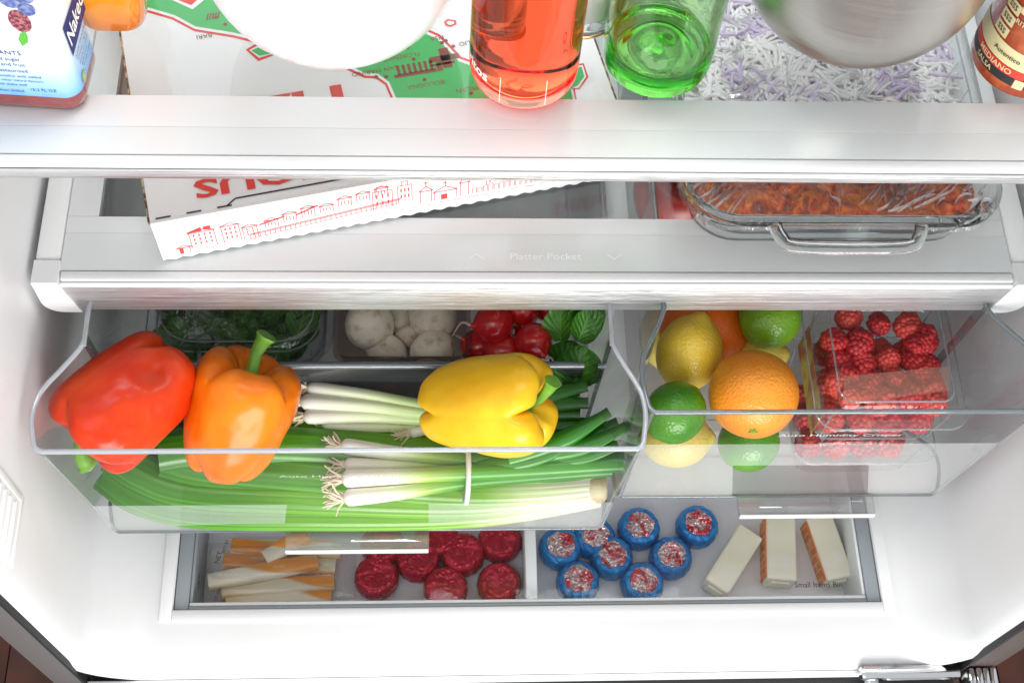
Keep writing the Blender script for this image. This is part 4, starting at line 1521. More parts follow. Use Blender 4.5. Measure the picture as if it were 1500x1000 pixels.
for i, (a, c, z, lab) in enumerate((((306, 852), (466, 822), .022, "twisted orange and white cheese stick lying slantwise on top"), ((326, 866), (490, 852), .010, "cheese stick in the front, white side up"),
                                    ((332, 878), (486, 872), .0075, "orange cheese stick at the very front of the packet"), ((340, 800), (500, 808), .012, "pale cheese stick at the back of the packet"),
                                    ((328, 822), (492, 830), .0085, "amber cheese stick under the slanting one"), ((388, 818), (450, 782), .024, "broken end of a cheese stick pointing up under the drawer handle"))):
    o = thing("cheese_stick", lab, "cheese stick", (P(*a, ZBN + z) + P(*c, ZBN + z)) / 2, "twisted cheese sticks")
    A_, B_ = P(*a, ZBN + z), P(*c, ZBN + z)
    V, F, U = tubeg([A_.lerp(B_, k / 20) for k in range(21)], lambda u: .0078 * (1 - .06 * math.cos(2 * math.pi * u)), 16, up=(0, 0, 1),
                    sect=lambda t, u: (math.copysign(abs(math.cos(t)) ** .6, math.cos(t)), .85 * math.copysign(abs(math.sin(t)) ** .6, math.sin(t))))
    mk("stick", V, F, M["stick"], o, uv=U, sharp=60)
pk = thing("cheese_packet", "clear packet with small dark printing around the cheese sticks", "packet", P(400, 835, ZBN))
V, F = [], []
nx, ny = 30, 14
for j in range(ny + 1):
    for i in range(nx + 1):
        p = P(290 + 232 * i / nx, 795 + 88 * j / ny, ZBN)
        ed = min(i, nx - i, j, ny - j)
        V.append((p.x, p.y, ZBN + .002 + min(1, ed / 4) * (.030 + .002 * noise.noise(Vector((p.x * 80, p.y * 120, 0))))))
for j in range(ny):
    for i in range(nx):
        a = j * (nx + 1) + i
        F.append([a, a + nx + 1, a + nx + 2, a + 1])
mk("film", V, F, clearmat("packet_film", (.97, .97, .97), 1.45, .07, milk=.02, bmp=(60, .8, .004)), pk, sharp=80)
for px, py, tx, sz in ((290, 857, "KEEP", .0042), (289, 850, "COLD", .0042), (318, 872, "1 OZ (28g)", .0034), (320, 816, "NET", .0060), (330, 800, "BEST BY", .0036)):
    text("lettering", tx, sz, frame(P(px, py, ZBN + .034), (.25, 1, 0), (-1, .25, 0)), M["ink_black"], pk)

# butter
M["butter"] = pmat("butter_wrapper", (.90, .86, .66), .36, var=(60, (.92, .90, .80), .4, .7), bmp=(55, .25, .002), coat=.2)
M["orangeprint"] = pmat("orange_print", (.72, .20, .04), .5, var=(90, (.80, .42, .20), .52, .62))
for lab, a, c, w, prn in (("wrapped butter stick leaning over beside the blue cheeses, plain sides up", (1101, 776), (1050, 858), .0245, False),
                          ("upright butter stick with an orange printed edge, between the other two", (1144, 755), (1146, 848), .0275, True),
                          ("butter stick with orange printed edge, rightmost and turned aside", (1200, 754), (1232, 846), .0255, True)):
    h = .026
    A_, B_ = P(*a, ZBN + h), P(*c, ZBN + h)
    ctr = (A_ + B_) / 2
    ctr.z = ZBN
    d = (A_ - B_)
    d.z = 0
    L = d.length
    o = thing("butter_stick", lab, "butter", ctr, "wrapped butter sticks")
    o.rotation_euler = (0, 0, math.atan2(d.y, d.x))
    V, F = bxg(-L / 2, L / 2, -w / 2, w / 2, 0, h, .0022, 3)
    for v in V:
        v += Vector((1, 1, 1)) * .0006 * noise.noise(v * 130 + Vector((L * 900, 0, 0)))
    mk("wrapper", V, F, M["butter"], o, world=False, sharp=40)
    if prn:
        V, F = bxg(-L / 2 + .002, L / 2 - .002, w / 2 - .0002, w / 2 + .0012, .003, h - .0015, .0006)
        pf = mk("printed_side", V, F, M["orangeprint"], o, world=False, sharp=40)
        parts = []
        for k in range(8):
            x = -L / 2 + .006 + k * (L - .012) / 7
            parts.append(bxg(x - .0004, x + .0004, w / 2 + .0013, w / 2 + .0015, .006, h - .004))
        V, F = join(parts)
        mk("measure_marks", V, F, M["ink_cream"], pf, False, world=False)
    else:
        V, F = bxg(-L / 2 - .0012, -L / 2 + .0002, -w / 2 + .002, w / 2 - .002, .002, .010, .0004)
        mk("folded_end", V, F, M["ink_grey"], o, world=False, sharp=40)
    for sx in (-1, 1):
        V, F = bxg(-.0016, .0010, -w * .46, w * .46, .004, h * .7, .0007)
        V = [Vector((sx * (L / 2 + .0004) + v.x * sx, v.y * (1 - (v.z / h) * .5), v.z)) for v in V]
        mk("end_fold", V, F if sx > 0 else [f[::-1] for f in F], M["butter"], o, world=False, sharp=40)

# ================================================================== pizza box
A0 = P(240, 383, .3015)
A1 = P(890, 262, .3015)
ang = math.atan2(A1.y - A0.y, A1.x - A0.x)
U_ = Vector((math.cos(ang), math.sin(ang), 0))
W_ = Vector((-math.sin(ang), math.cos(ang), 0))
Z_ = Vector((0, 0, 1))
BW, BH = .335, .0485
pz = thing("pizza_box", "flat white pizza box printed with a green map and red lettering", "pizza box", A0 + U_ * BW / 2 + W_ * BW / 2)


def bp(u, w, z):
    return A0 + U_ * u + W_ * w + Vector((0, 0, z))


def bbox(name, u0, u1, w0, w1, z0, z1, m, parent=pz, bev=0):
    V, F = bxg(u0, u1, w0, w1, z0, z1, bev)
    return mk(name, [bp(*v) for v in V], F, m, parent, True, None, True, 30)


bbox("base_tray", .006, BW - .006, .006, BW - .004, .0003, .040, M["card"])
lid = bbox("lid", 0, BW, .0022, BW, BH - .0022, BH, M["card"])
bbox("corrugated_edge", -.0016, -.0002, .002, BW, BH - .0036, BH - .0004, M["corr"], lid)
bbox("corrugated_edge", BW + .0002, BW + .0016, .002, BW, BH - .0036, BH - .0004, M["corr"], lid)
bbox("side_flap", -.0006, .0012, .012, BW, .002, BH - .004, M["card"])
bbox("side_flap", BW - .0012, BW + .0006, .012, BW, .002, BH - .004, M["card"])
# front panel with a wavy die-cut lower edge
n = 150
V, F = [], []
for i in range(n + 1):
    u = BW * i / n
    zl = .0012 + .0011 * math.sin(u * 560)
    for w in (0.0, .0020):
        V += [bp(u, w, zl), bp(u, w, BH)]
for i in range(n):
    a = i * 4
    F += [[a, a + 4, a + 5, a + 1], [a + 2, a + 3, a + 7, a + 6], [a, a + 2, a + 6, a + 4], [a + 1, a + 5, a + 7, a + 3]]
F += [[0, 1, 3, 2], [n * 4, n * 4 + 2, n * 4 + 3, n * 4 + 1]]
fp = mk("front_panel", V, F, M["card"], pz, True, sharp=30)


def face(u, v, e=.0004):
    return bp(u, -e, v)


# red skyline drawing on the front panel: thin printed strokes
S = []
rk = random.Random(17)


def ln(u0, v0, u1, v1, w=.00055):
    S.append(quadline((u0, v0, 0), (u1, v1, 0), w))


def rectl(u, v, w, h, lw=.0005):
    ln(u, v, u, v + h, lw); ln(u + w, v, u + w, v + h, lw); ln(u, v + h, u + w, v + h, lw)


def wins(u, v, w, h, nx, ny, lw=.0010):
    for i in range(nx):
        for j in range(ny):
            x, y = u + w * (i + .5) / nx, v + h * (j + .5) / ny
            ln(x, y - h / ny * .28, x, y + h / ny * .28, lw)


def gable(u, v, w, h, over=.001):
    ln(u - over, v, u + w / 2, v + h); ln(u + w / 2, v + h, u + w + over, v); ln(u - over, v, u + w + over, v)


b0 = .010
rectl(.013, .006, .007, .007); gable(.012, .013, .009, .003); S.append(([Vector((.013, .006, 0)), Vector((.0155, .006, 0)), Vector((.0155, .0125, 0)), Vector((.013, .0125, 0))], [[0, 1, 2, 3]]))
for (u, w, h, nx, ny) in ((.022, .017, .020, 4, 3), (.044, .012, .021, 3, 3), (.058, .010, .015, 2, 3)):
    rectl(u, b0 - .001, w, h); wins(u + .001, b0 + .003, w - .002, h - .005, nx, ny)
    gable(u, b0 - .001 + h, w, .0032)
S.append(([Vector((.020, .0300, 0)), Vector((.031, .0345, 0)), Vector((.031, .0300, 0))], [[0, 1, 2]]))
S.append(([Vector((.0325, .031, 0)), Vector((.0325, .0345, 0)), Vector((.0375, .0345, 0)), Vector((.0375, .031, 0))], [[0, 1, 2, 3]]))
# arched viaduct
for k in range(30):
    u = .062 + k * .0036
    t = k / 29
    v = .009 + .010 * t
    ln(u, v, u, v + .0042, .0005); ln(u, v + .0042, u + .0036, v + .0046, .0005); ln(u, v + .0056, u + .0036, v + .0060, .0005)
    ln(u, v, u + .0036, v + .0003, .0004)
for k in range(7):
    u = .074 + k * .013
    v = .018 + .0022 * k
    h = .006 + .006 * rk.random()
    rectl(u, v, .009, h); wins(u + .001, v + .001, .007, h - .002, 3, 1, .0006)
    gable(u, v + h, .009, .003)
ln(.070, .024, .088, .029, .0012); ln(.096, .028, .112, .035, .0012)
for (u, w, v, h) in ((.150, .014, .016, .022), (.168, .010, .020, .020)):
    rectl(u, v, w, h); wins(u + .001, v + .003, w - .002, h - .005, 3, 2); rectl(u + .003, v + h, w - .006, .005)
for (u, w, v, h) in ((.184, .008, .014, .014), (.194, .016, .014, .010), (.213, .006, .014, .016)):
    rectl(u, v, w, h); gable(u, v + h, w, .006); ln(u + w / 2, v + h + .006, u + w / 2, v + h + .012); ln(u + w / 2 - .002, v + h + .010, u + w / 2 + .002, v + h + .010)
S.append(([Vector((.199, .014, 0)), Vector((.2035, .014, 0)), Vector((.2035, .020, 0)), Vector((.199, .020, 0))], [[0, 1, 2, 3]]))
for k in range(12):
    u = .222 + k * .004
    rectl(u, .014, .003, .006 + .004 * rk.random(), .0004)
rectl(.232, .022, .044, .010); wins(.233, .023, .042, .008, 12, 1, .0009); ln(.230, .032, .240, .037); ln(.240, .037, .280, .0350); ln(.280, .0350, .276, .032)
for k in range(8):
    u = .284 + k * .0055
    h = .012 + .010 * rk.random()
    rectl(u, .014, .0048, h); wins(u + .0004, .016, .004, h - .003, 2, 3, .0006)
# loose foreground strokes under the skyline
for k in range(26):
    u = .030 + k * .0105
    v = .008 + .010 * min(1, u / .2) * .4
    ln(u, v - .003 + rk.uniform(0, .002), u + rk.uniform(.003, .008), v - .002 + rk.uniform(0, .002), .0004)
V, F = join(S)
V = [face(v.x, v.y) for v in V]
mk("printed_skyline", V, F, M["ink_red"], fp, False)
# black perforations along the fold and the slot
parts = []
for k in range(16):
    u = .004 + k * .0205
    if .060 < u < .150:
        continue
    parts.append(quadline((u, .0012, 0), (u + .010, .0012, 0), .0013))
parts.append(quadline((.058, .006, 0), (.138, .0062, 0), .0013))
parts.append(quadline((.138, .0062, 0), (.139, .0125, 0), .0011))
parts.append(quadline((.139, .0125, 0), (.150, .0135, 0), .0011))
parts.append(quadline((.058, .006, 0), (.052, .0015, 0), .0011))
V, F = join(parts)
mk("perforation", [bp(v.x, v.y + .002, BH + .0004) for v in V], F, M["ink_black"], lid, False)


def lidframe(px, py):
    p = P(px, py, A0.z + BH + .0006)
    return frame(p, -U_, -W_)


def lt(body, px, py, size, m, al="CENTER", sq=1.0, rot=0, bold=0):
    mt = lidframe(px, py) @ Matrix.Rotation(rot, 4, "Z")
    return text("lettering", body, size, mt, m, lid, al, sq, bold)


lt("DELICIOUS", 284, 277, .0205, M["ink_red"], "RIGHT", 1.75, 0, .03)
lt("PIZZA", 512, 158, .066, M["ink_red"], "LEFT", .80, 0, .03)


def mpoly(name, pts, dz, m):
    V = [P(x, y, A0.z + BH + dz) for x, y in pts]
    return mk(name, V, [list(range(len(V)))[::-1]], m, lid, False)


boot = [(196, -60), (205, 0), (213, 10), (255, 22), (287, 39), (343, 48), (400, 62), (470, 80), (512, 96), (535, 107), (553, 108), (570, 120), (580, 143), (586, 170), (600, 186), (700, 190), (760, 170), (840, 150), (836, 130), (790, 122), (735, 110), (700, 100), (672, 90), (655, 72), (640, 57), (615, 46), (560, -20), (420, -60)]


def offset(pts, d):
    out = []
    n = len(pts)
    ar = sum(pts[i][0] * pts[(i + 1) % n][1] - pts[(i + 1) % n][0] * pts[i][1] for i in range(n))
    sg = 1 if ar > 0 else -1
    for i in range(n):
        a, b, c = Vector((*pts[i - 1], 0)), Vector((*pts[i], 0)), Vector((*pts[(i + 1) % n], 0))
        n1, n2 = (b - a).normalized(), (c - b).normalized()
        nn = (Vector((n1.y, -n1.x, 0)) + Vector((n2.y, -n2.x, 0)))
        nn = nn.normalized() * sg
        out.append((b.x + nn.x * d, b.y + nn.y * d))
    return out


def outlined(name, pts, dz, w1=4, w2=7.5):
    mpoly(name + "_outline", offset(pts, w2), dz, M["ink_red"])
    mpoly(name + "_border", offset(pts, w1), dz + .00015, M["ink_paper"])
    return mpoly(name, pts, dz + .0003, M["ink_green"])


outlined("printed_map", boot, .00020)
outlined("printed_island", [(368, 74), (378, 70), (396, 79), (380, 82)], .00020, 3, 8)
outlined("printed_island", [(843, 100), (852, 98), (856, 112), (846, 126), (838, 128)], .00020, 3, 6)
mpoly("printed_bay", [(238, -6), (282, 14), (302, -2), (296, -30), (230, -30)], .00062, M["ink_paper"])
mpoly("printed_bay", [(245, -6), (280, 8), (294, -4), (290, -30), (240, -30)], .00075, M["ink_red"])
mpoly("printed_island_ring", [(650, 32), (656, 28), (668, 30), (669, 36), (660, 40), (653, 38)], .0003, M["ink_red"])
mpoly("printed_island_ring", [(654, 33), (658, 31), (665, 32), (665, 35), (660, 37), (656, 36)], .0005, M["ink_paper"])
for body, px, py in (("BARI", 299, 53), ("PISA", 640, 56), ("FLORENCE", 588, 83), ("SAN MARINO", 549, 104), ("BOLOGNA", 624, 124), ("MILAN", 684, 131), ("GIGLIO", 690, 62), ("ROME", 470, 40), ("NAPLES", 400, 20)):
    lt(body, px, py, .0056, M["ink_brown"])
# printed landmarks: dots, a tower, a temple front
S2 = []
for px, py in ((551, 113), (597, 70), (606, 87), (622, 117), (653, 60), (664, 68), (690, 137), (330, 36), (316, 26), (566, 113)):
    c = lidframe(px, py)
    S2.append(xf(polyg([Vector((.0016 * math.cos(t * .785), .0016 * math.sin(t * .785), 0)) for t in range(8)]), c))
c = lidframe(648, 84)
for a in ((-.012, .001, .010, .001, .005), (-.002, -.008, -.002, .010, .007), (.004, .004, .004, .012, .004), (-.004, -.013, -.001, -.013, .003), (-.008, .006, .010, .006, .002)):
    S2.append(xf(quadline((a[0], a[1], 0), (a[2], a[3], 0), a[4]), c))
c = lidframe(603, 98)
for k in range(7):
    S2.append(xf(quadline((-.014 + .004 * k, -.003, 0), (-.014 + .004 * k, .006, 0), .0022), c))
S2.append(xf(quadline((-.017, .0065, 0), (.014, .0065, 0), .003), c))
c = lidframe(312, 24)
for k in range(5):
    S2.append(xf(quadline((-.005 + .002 * k, -.003, 0), (-.003 + .002 * k, .003, 0), .0011), c))
V, F = join(S2)
for v in V:
    v.z += .0001
mk("printed_landmarks", V, F, M["ink_brown"], lid, False)

# ================================================================== baking dish
DX, DY = .2825, .640
HX, HY = .1145, .160
dz0 = ZP + .0008
ds = thing("baking_dish", "rectangular glass baking dish with side handles under plastic wrap on the lower shelf", "baking dish", (DX, DY, dz0))


def dring(k, z):
    return rring(HX - k, HY - k, .036 - k * .3, z, 8)


rings = [dring(.020, .0), dring(.015, .0012), dring(.012, .006), dring(.0065, .036), dring(.0045, .041), dring(.0, .0435), dring(.0, .0475), dring(.0035, .049), dring(.0075, .0475), dring(.0105, .040), dring(.017, .0085), dring(.0225, .0052)]
V, F = loftg(rings, True, True)
mk("bowl", V, F, M["dish"], ds, world=False, sharp=50)
for s in (-1, 1):
    pts = catmull([(-.052, 0, 0), (-.048, -.010, 0), (-.040, -.0165, 0), (0, -.0178, 0), (.040, -.0165, 0), (.048, -.010, 0), (.052, 0, 0)], 6)
    rr = []
    V, F, U = tubeg([Vector((p.x, s * (HY - .001) * 1.0 + (-p.y) * (s), .0445 - .002 * abs(p.y) / .018)) for p in pts], .0048, 14, up=(0, 0, 1), sect=lambda a, u: (math.cos(a), math.sin(a) * .70))
    mk("handle", V, F, M["dish"], ds, world=False, sharp=80)
    V, F = loftg([[(p.x * .93, s * (HY - .001) - p.y * s * .75, z) for p in pts] for z in (.0425, .0462)])
    mk("handle_web", V, F, M["dish"], ds, world=False, sharp=40)
# baked sauce in front, shredded cheese over the back
m, nt, out = newmat("baked_sauce")
b = N(nt, "ShaderNodeBsdfPrincipled")
nt.links.new(b.outputs[0], out.inputs["Surface"])
setin(b, Roughness=.55)
vec = coords(nt)
n1 = noise_tex(nt, vec, 55, 8, .7, 1.6)
n2 = noise_tex(nt, vec, 130, 4, .6, .5)
c1 = ramp(nt, n1, [(.30, (.035, .010, .006)), (.42, (.34, .040, .006)), (.50, (.70, .085, .006)), (.60, (.85, .24, .025)), (.70, (.45, .10, .012)), (.8, (.16, .05, .015))])
c2 = ramp(nt, n2, [(.42, (.62, .62, .60)), (.68, (1.2, 1.15, 1.1))])
mul = N(nt, "ShaderNodeMix", data_type="RGBA", blend_type="MULTIPLY")
mul.inputs[0].default_value = 1
nt.links.new(c1, mul.inputs[6])
nt.links.new(c2, mul.inputs[7])
spy = N(nt, "ShaderNodeSeparateXYZ")
nt.links.new(vec, spy.inputs[0])
yn = N(nt, "ShaderNodeMath", operation="MULTIPLY_ADD")
nt.links.new(n1, yn.inputs[0])
yn.inputs[1].default_value = .05
nt.links.new(spy.outputs["Y"], yn.inputs[2])
chz = ramp(nt, n2, [(.35, (.72, .66, .62)), (.65, (.88, .86, .84))])
msk = N(nt, "ShaderNodeMapRange")
msk.inputs["From Min"].default_value = -.055
msk.inputs["From Max"].default_value = -.030
nt.links.new(yn.outputs[0], msk.inputs["Value"])
fin = N(nt, "ShaderNodeMix", data_type="RGBA")
nt.links.new(msk.outputs[0], fin.inputs[0])
nt.links.new(mul.outputs[2], fin.inputs[6])
nt.links.new(chz, fin.inputs[7])
nt.links.new(fin.outputs[2], b.inputs["Base Color"])
nt.links.new(bump(nt, n2, .5, .002), b.inputs["Normal"])
nx, ny = 70, 80
V, F = [], []
for j in range(ny + 1):
    for i in range(nx + 1):
        x, y = (i / nx * 2 - 1), (j / ny * 2 - 1)
        X, Y = x * (HX - .013), y * (HY - .013)
        k = max(abs(x), abs(y)) ** 8
        V.append((X, Y, .0365 + .0035 * noise.noise(Vector((X * 45, Y * 45, 1))) + .0022 * noise.noise(Vector((X * 130, Y * 130, 4))) - .006 * k))
rr = .028
for v in range(len(V)):
    X, Y, Z = V[v]
    cxx, cyy2 = HX - .013 - rr, HY - .013 - rr
    if abs(X) > cxx and abs(Y) > cyy2:
        dx, dy = abs(X) - cxx, abs(Y) - cyy2
        d = max(dx, dy)
        L = math.hypot(dx, dy)
        if L > 1e-6:
            s_ = d / L
            V[v] = (math.copysign(cxx + dx * s_, X), math.copysign(cyy2 + dy * s_, Y), Z)
for j in range(ny):
    for i in range(nx):
        a = j * (nx + 1) + i
        F.append([a, a + 1, a + nx + 2, a + nx + 1])
fo = mk("baked_food", V, F, m, None, world=False, sharp=80)
fo.location = (DX, DY, dz0)
tag(fo, "browned tomato sauce bake filling the glass dish", "baked food")
# shreds
M["shred"] = pmat("shredded_cheese", (.92, .90, .88), .5, var=(30, (.92, .91, .92), .4, .7))
M["shred2"] = pmat("purple_cabbage_shred", (.66, .54, .76), .5, var=(30, (.84, .78, .86), .4, .7))
rs = random.Random(41)


def shreds(name, label, n, mat_, test, zr):
    V, F = [], []
    k = 0
    while k < n:
        x, y = rs.uniform(-HX + .018, HX - .018), rs.uniform(-.085, HY - .02)
        if not test(x, y):
            continue
        k += 1
        a = rs.uniform(0, 6.28)
        L = rs.uniform(.010, .028)
        d = Vector((math.cos(a), math.sin(a), rs.uniform(-.12, .12)))
        q = Vector((-d.y, d.x, 0)) * rs.uniform(-.5, .5)
        p0 = Vector((DX + x, DY + y, dz0 + rs.uniform(*zr)))
        pts = [p0 - d * L * .5, p0 + q * L * .35 + Vector((0, 0, .001)), p0 + d * L * .5]
        v, f, u = tubeg(catmull(pts, 3), rs.uniform(.0011, .0019), 5)
        m0 = len(V)
        V += v
        F += [[i + m0 for i in t] for t in f]
    o = mk(name, V, F, mat_, None, sharp=80)
    o["kind"] = "stuff"
    tag(o, label, "topping")
    return o


def dens(x, y):
    return max(0, min(1, (y + .085) / .05))


shreds("shredded_cheese", "white shredded cheese heaped over the back of the bake", 3200, M["shred"], lambda x, y: rs.random() < dens(x, y), (.037, .045))
shreds("shredded_cabbage", "purple cabbage shreds scattered among the shredded cheese", 330, M["shred2"], lambda x, y: rs.random() < dens(x, y) and noise.noise(Vector((x * 28, y * 28, 7))) > .12, (.042, .047))
# plastic wrap stretched over the rim
V, F = [], []
nx, ny = 110, 130
for j in range(ny + 1):
    for i in range(nx + 1):
        x, y = (i / nx * 2 - 1), (j / ny * 2 - 1)
        X, Y = x * (HX + .0012), y * (HY + .0012)
        cxx, cyy2, r0 = HX + .0012 - .036, HY + .0012 - .036, .036
        if abs(X) > cxx and abs(Y) > cyy2:
            dx, dy = abs(X) - cxx, abs(Y) - cyy2
            L = math.hypot(dx, dy)
            s_ = max(dx, dy) / L if L > 1e-6 else 1
            X, Y = math.copysign(cxx + dx * s_, X), math.copysign(cyy2 + dy * s_, Y)
        ed = max(abs(x), abs(y))
        # ridges fan out from the dish corners
        th = math.atan2(Y + HY, X - HX * .75)
        w = noise.noise(Vector((th * 14, 2.0, .5))) + .6 * noise.noise(Vector((X * 160, Y * 24, 3)))
        z = .0500 + .0026 * w * (1 - ed ** 6) + .0010 * noise.noise(Vector((X * 40, Y * 40, 9)))
        if ed > .965:
            z -= (ed - .965) / .035 * .010
        V.append((X, Y, z))
for j in range(ny):
    for i in range(nx):
        a = j * (nx + 1) + i
        F.append([a, a + 1, a + nx + 2, a + nx + 1])
nfold = len(F)
# sharp standing folds in the wrap
rw = random.Random(23)
for k in range(330):
    u = rw.random()
    if u < .45:
        x, y = rw.uniform(.02, .100), rw.uniform(-.150, -.06)
        a = R_(rw.uniform(25, 75))
    elif u < .62:
        x, y = rw.uniform(-.105, -.075), rw.uniform(-.150, -.09)
        a = R_(rw.uniform(40, 65))
    elif u < .8:
        x, y = rw.uniform(-.02, .05), rw.uniform(-.150, -.09)
        a = R_(rw.uniform(85, 110))
    else:
        x, y = rw.uniform(-.10, .10), rw.uniform(-.10, .14)
        a = R_(rw.uniform(0, 180))
    L, hgt, wd = rw.uniform(.012, .042), rw.uniform(.0012, .0046), rw.uniform(.0006, .0014)
    d = Vector((math.cos(a), math.sin(a), 0))
    nn = Vector((-d.y, d.x, 0))
    ends = [(x + d.x * L * s_, y + d.y * L * s_) for s_ in (-.5, .5)]
    if any(abs(ex_) > HX - .008 or abs(ey_) > HY - .008 or math.hypot(max(0, abs(ex_) - HX + .036), max(0, abs(ey_) - HY + .036)) > .030 for ex_, ey_ in ends):
        continue
    m0, bend = len(V), rw.uniform(-.004, .004)
    for t in range(6):
        q = t / 5
        p = Vector((x, y, .0500)) + d * L * (q - .5) + nn * bend * (q * (1 - q) * 4)
        if abs(p.x) > HX - .006 or abs(p.y) > HY - .006:
            p.z -= .004
        h_ = hgt * math.sin(math.pi * q)
        V += [tuple(p - nn * wd + Vector((0, 0, -.0012))), tuple(p + Vector((0, 0, h_))), tuple(p + nn * wd * .4 + Vector((0, 0, -.0012)))]
    for t in range(5):
        a_ = m0 + t * 3
        F += [[a_, a_ + 1, a_ + 4, a_ + 3], [a_ + 1, a_ + 2, a_ + 5, a_ + 4]]
wr = mk("plastic_wrap", V, F, [M["wrap"], M["wrapfold"]], None, world=False, sharp=80)
for p in wr.data.polygons:
    p.material_index = 1 if p.index >= nfold else 0
wr.location = (DX, DY, dz0)
tag(wr, "wrinkled clear plastic wrap stretched over the baking dish", "plastic wrap")

# ================================================================== on the upper shelf
z0 = ZU + .0009
# white bowl
wb = thing("mixing_bowl", "big smooth white bowl standing on the upper shelf", "bowl", (-.064, .573, z0))


def bowl(root, R, m, top, name="body", flat=.25):
    pr = [(0.0, .0), (R * flat, 0.0)]
    for k in range(1, 19):
        a = R_(-90 + 90 * k / 18)
        x = R * math.cos(a)
        if x > R * flat:
            pr.append((x, R + R * math.sin(a)))
    pr += [(R * 1.02, R * 1.3), (R * 1.035, top), (R * 1.06, top + .003), (R * 1.03, top + .004), (R * .99, top), (R * .975, R * 1.3)]
    for k in range(18, 0, -2):
        a = R_(-90 + 90 * k / 18)
        pr.append(((R - .004) * math.cos(a) if k < 18 else R * .955, R + (R - .004) * math.sin(a)))
    pr.append((0, .0045))
    V, F = latheg(pr, 96, close=True)
    mk(name, V, F, m, root, world=False, sharp=50)
    V, F = latheg([(R * flat * 1.25, -.0003), (R * flat * 1.35, .002), (R * flat * 1.4, .0055), (R * flat * .8, .0065)], 64)
    mk("foot", V, F, m, root, world=False, sharp=50)


bowl(wb, .0815, pmat("white_glazed_bowl", (.82, .82, .81), .18, coat=.3), .155)
sb2 = thing("mixing_bowl", "brushed stainless steel mixing bowl standing on the upper shelf", "bowl", (.261, .577, z0))
bowl(sb2, .0790, M["steelbowl"], .15)

# bottles
def bottle(name, label, loc, prof, m, group=None):
    root = thing(name, label, "bottle", loc, group)
    V, F = latheg(prof, 72, close=True)
    mk("glass_body", V, F, m, root, world=False, sharp=50)
    return root


def sm(pts, n=5):
    return [(max(p.x, 0.0), p.y) for p in catmull([(a, b, 0) for a, b in pts], n)]


r = .0345
c = P(768, 100, .452)
ob = bottle("glass_bottle", "bottle filled with orange red drink standing on the upper shelf's front", (.053, .5345, z0),
            sm([(0, .004), (r * .5, .003), (r * .78, 0), (r * .93, .003), (r, .012), (r, .05), (r, .11), (r * .98, .14), (r * .8, .17), (r * .42, .20), (r * .40, .235)]) + [(0, .235)],
            glassmat("orange_drink", (1, .95, .92), 1.36, 0.0, (1.0, .42, .13), 40))
V, F = latheg([(r * .43, .232), (r * .47, .234), (r * .47, .250), (r * .40, .252), (0, .252)], 32)
mk("cap", V, F, M["white"], ob, world=False)
VF = textg("ritos", .012, "CENTER", 1.0, .02)
V = []
for v in VF[0]:
    a = R_(-152) + v.x / (r + .0004)
    V.append(Vector(((r + .0004) * math.cos(a), (r + .0004) * math.sin(a), .024 + v.y)))
mk("lettering", V, VF[1], M["ink_white"], ob, False, world=False)
parts = []
for a0 in (-118, -70):
    pts = [Vector(((r + .0003) * math.cos(R_(a0)), (r + .0003) * math.sin(R_(a0)), .008 + k * .006)) for k in range(5)]
    v, f, u = tubeg(pts, .0002, 4)
    parts.append((v, f))
V, F = join(parts)
mk("mould_seam", V, F, M["ink_white"], ob, True, world=False)

r = .0350
gi = r - .0032
gprof = sm([(0, .006), (r * .45, .005), (r * .74, 0), (r * .92, .003), (r, .012), (r, .05), (r, .11), (r * .98, .14), (r * .8, .17), (r * .42, .20), (r * .40, .235)])
gprof += sm([(r * .30, .235), (r * .32, .20), (r * .70, .167), (gi * .98, .14), (gi, .11), (gi, .06), (gi, .028), (gi * .9, .019), (gi * .5, .020), (0.0, .027)])
gb = bottle("glass_bottle", "empty green glass bottle with a thick dark base on the upper shelf", (.1385, .5445, z0), gprof, glassmat("green_bottle_glass", (1, 1, 1), 1.48, 0.0, (.30, .86, .05), 105))
V, F = latheg([(r * .43, .232), (r * .47, .234), (r * .47, .250), (r * .40, .252), (0, .252)], 32)
mk("cap", V, F, M["white"], gb, world=False)
for k in range(28):
    pass
parts = []
for k in range(44):
    a = 2 * math.pi * k / 44
    parts.append(([Vector(((r * .90) * math.cos(a), (r * .90) * math.sin(a), .0035)) + d * .0007 for d in (Vector((1, 0, 0)), Vector((0, 1, 0)), Vector((-1, 0, 0)), Vector((0, -1, 0)), Vector((0, 0, 1)), Vector((0, 0, -1)))],
                  [[0, 1, 4], [1, 2, 4], [2, 3, 4], [3, 0, 4], [1, 0, 5], [2, 1, 5], [3, 2, 5], [0, 3, 5]]))
V, F = join(parts)
mk("base_stipple", V, F, M["dish"], gb, True, world=False)

jr = thing("glass_jar", "clear glass jar with a gold rimmed base between the two bottles", "jar", (.090, .590, z0))
pr = sm([(0, .003), (.020, .002), (.027, 0), (.030, .004), (.031, .012), (.031, .08)]) + [(.0285, .08)] + sm([(.0285, .08), (.0285, .014), (.024, .009), (0, .008)])
V, F = latheg(pr, 64, close=True)
mk("glass_body", V, F, M["dish"], jr, world=False, sharp=50)
V, F = latheg([(.0305, .0018), (.0312, .0026), (.0312, .0040), (.0305, .0046), (.0303, .003)], 64, close=True)
mk("gold_rim", V, F, pmat("gold_rim", (.70, .42, .16), .3, .9), jr, world=False)
V, F = latheg([(.0, .0085), (.024, .0095), (.0280, .015), (.0280, .045), (0, .047)], 48)
mk("contents", V, F, pmat("pale_jar_contents", (.74, .72, .66), .5, var=(60, (.6, .6, .6), .4, .7)), jr, world=False, sharp=50)

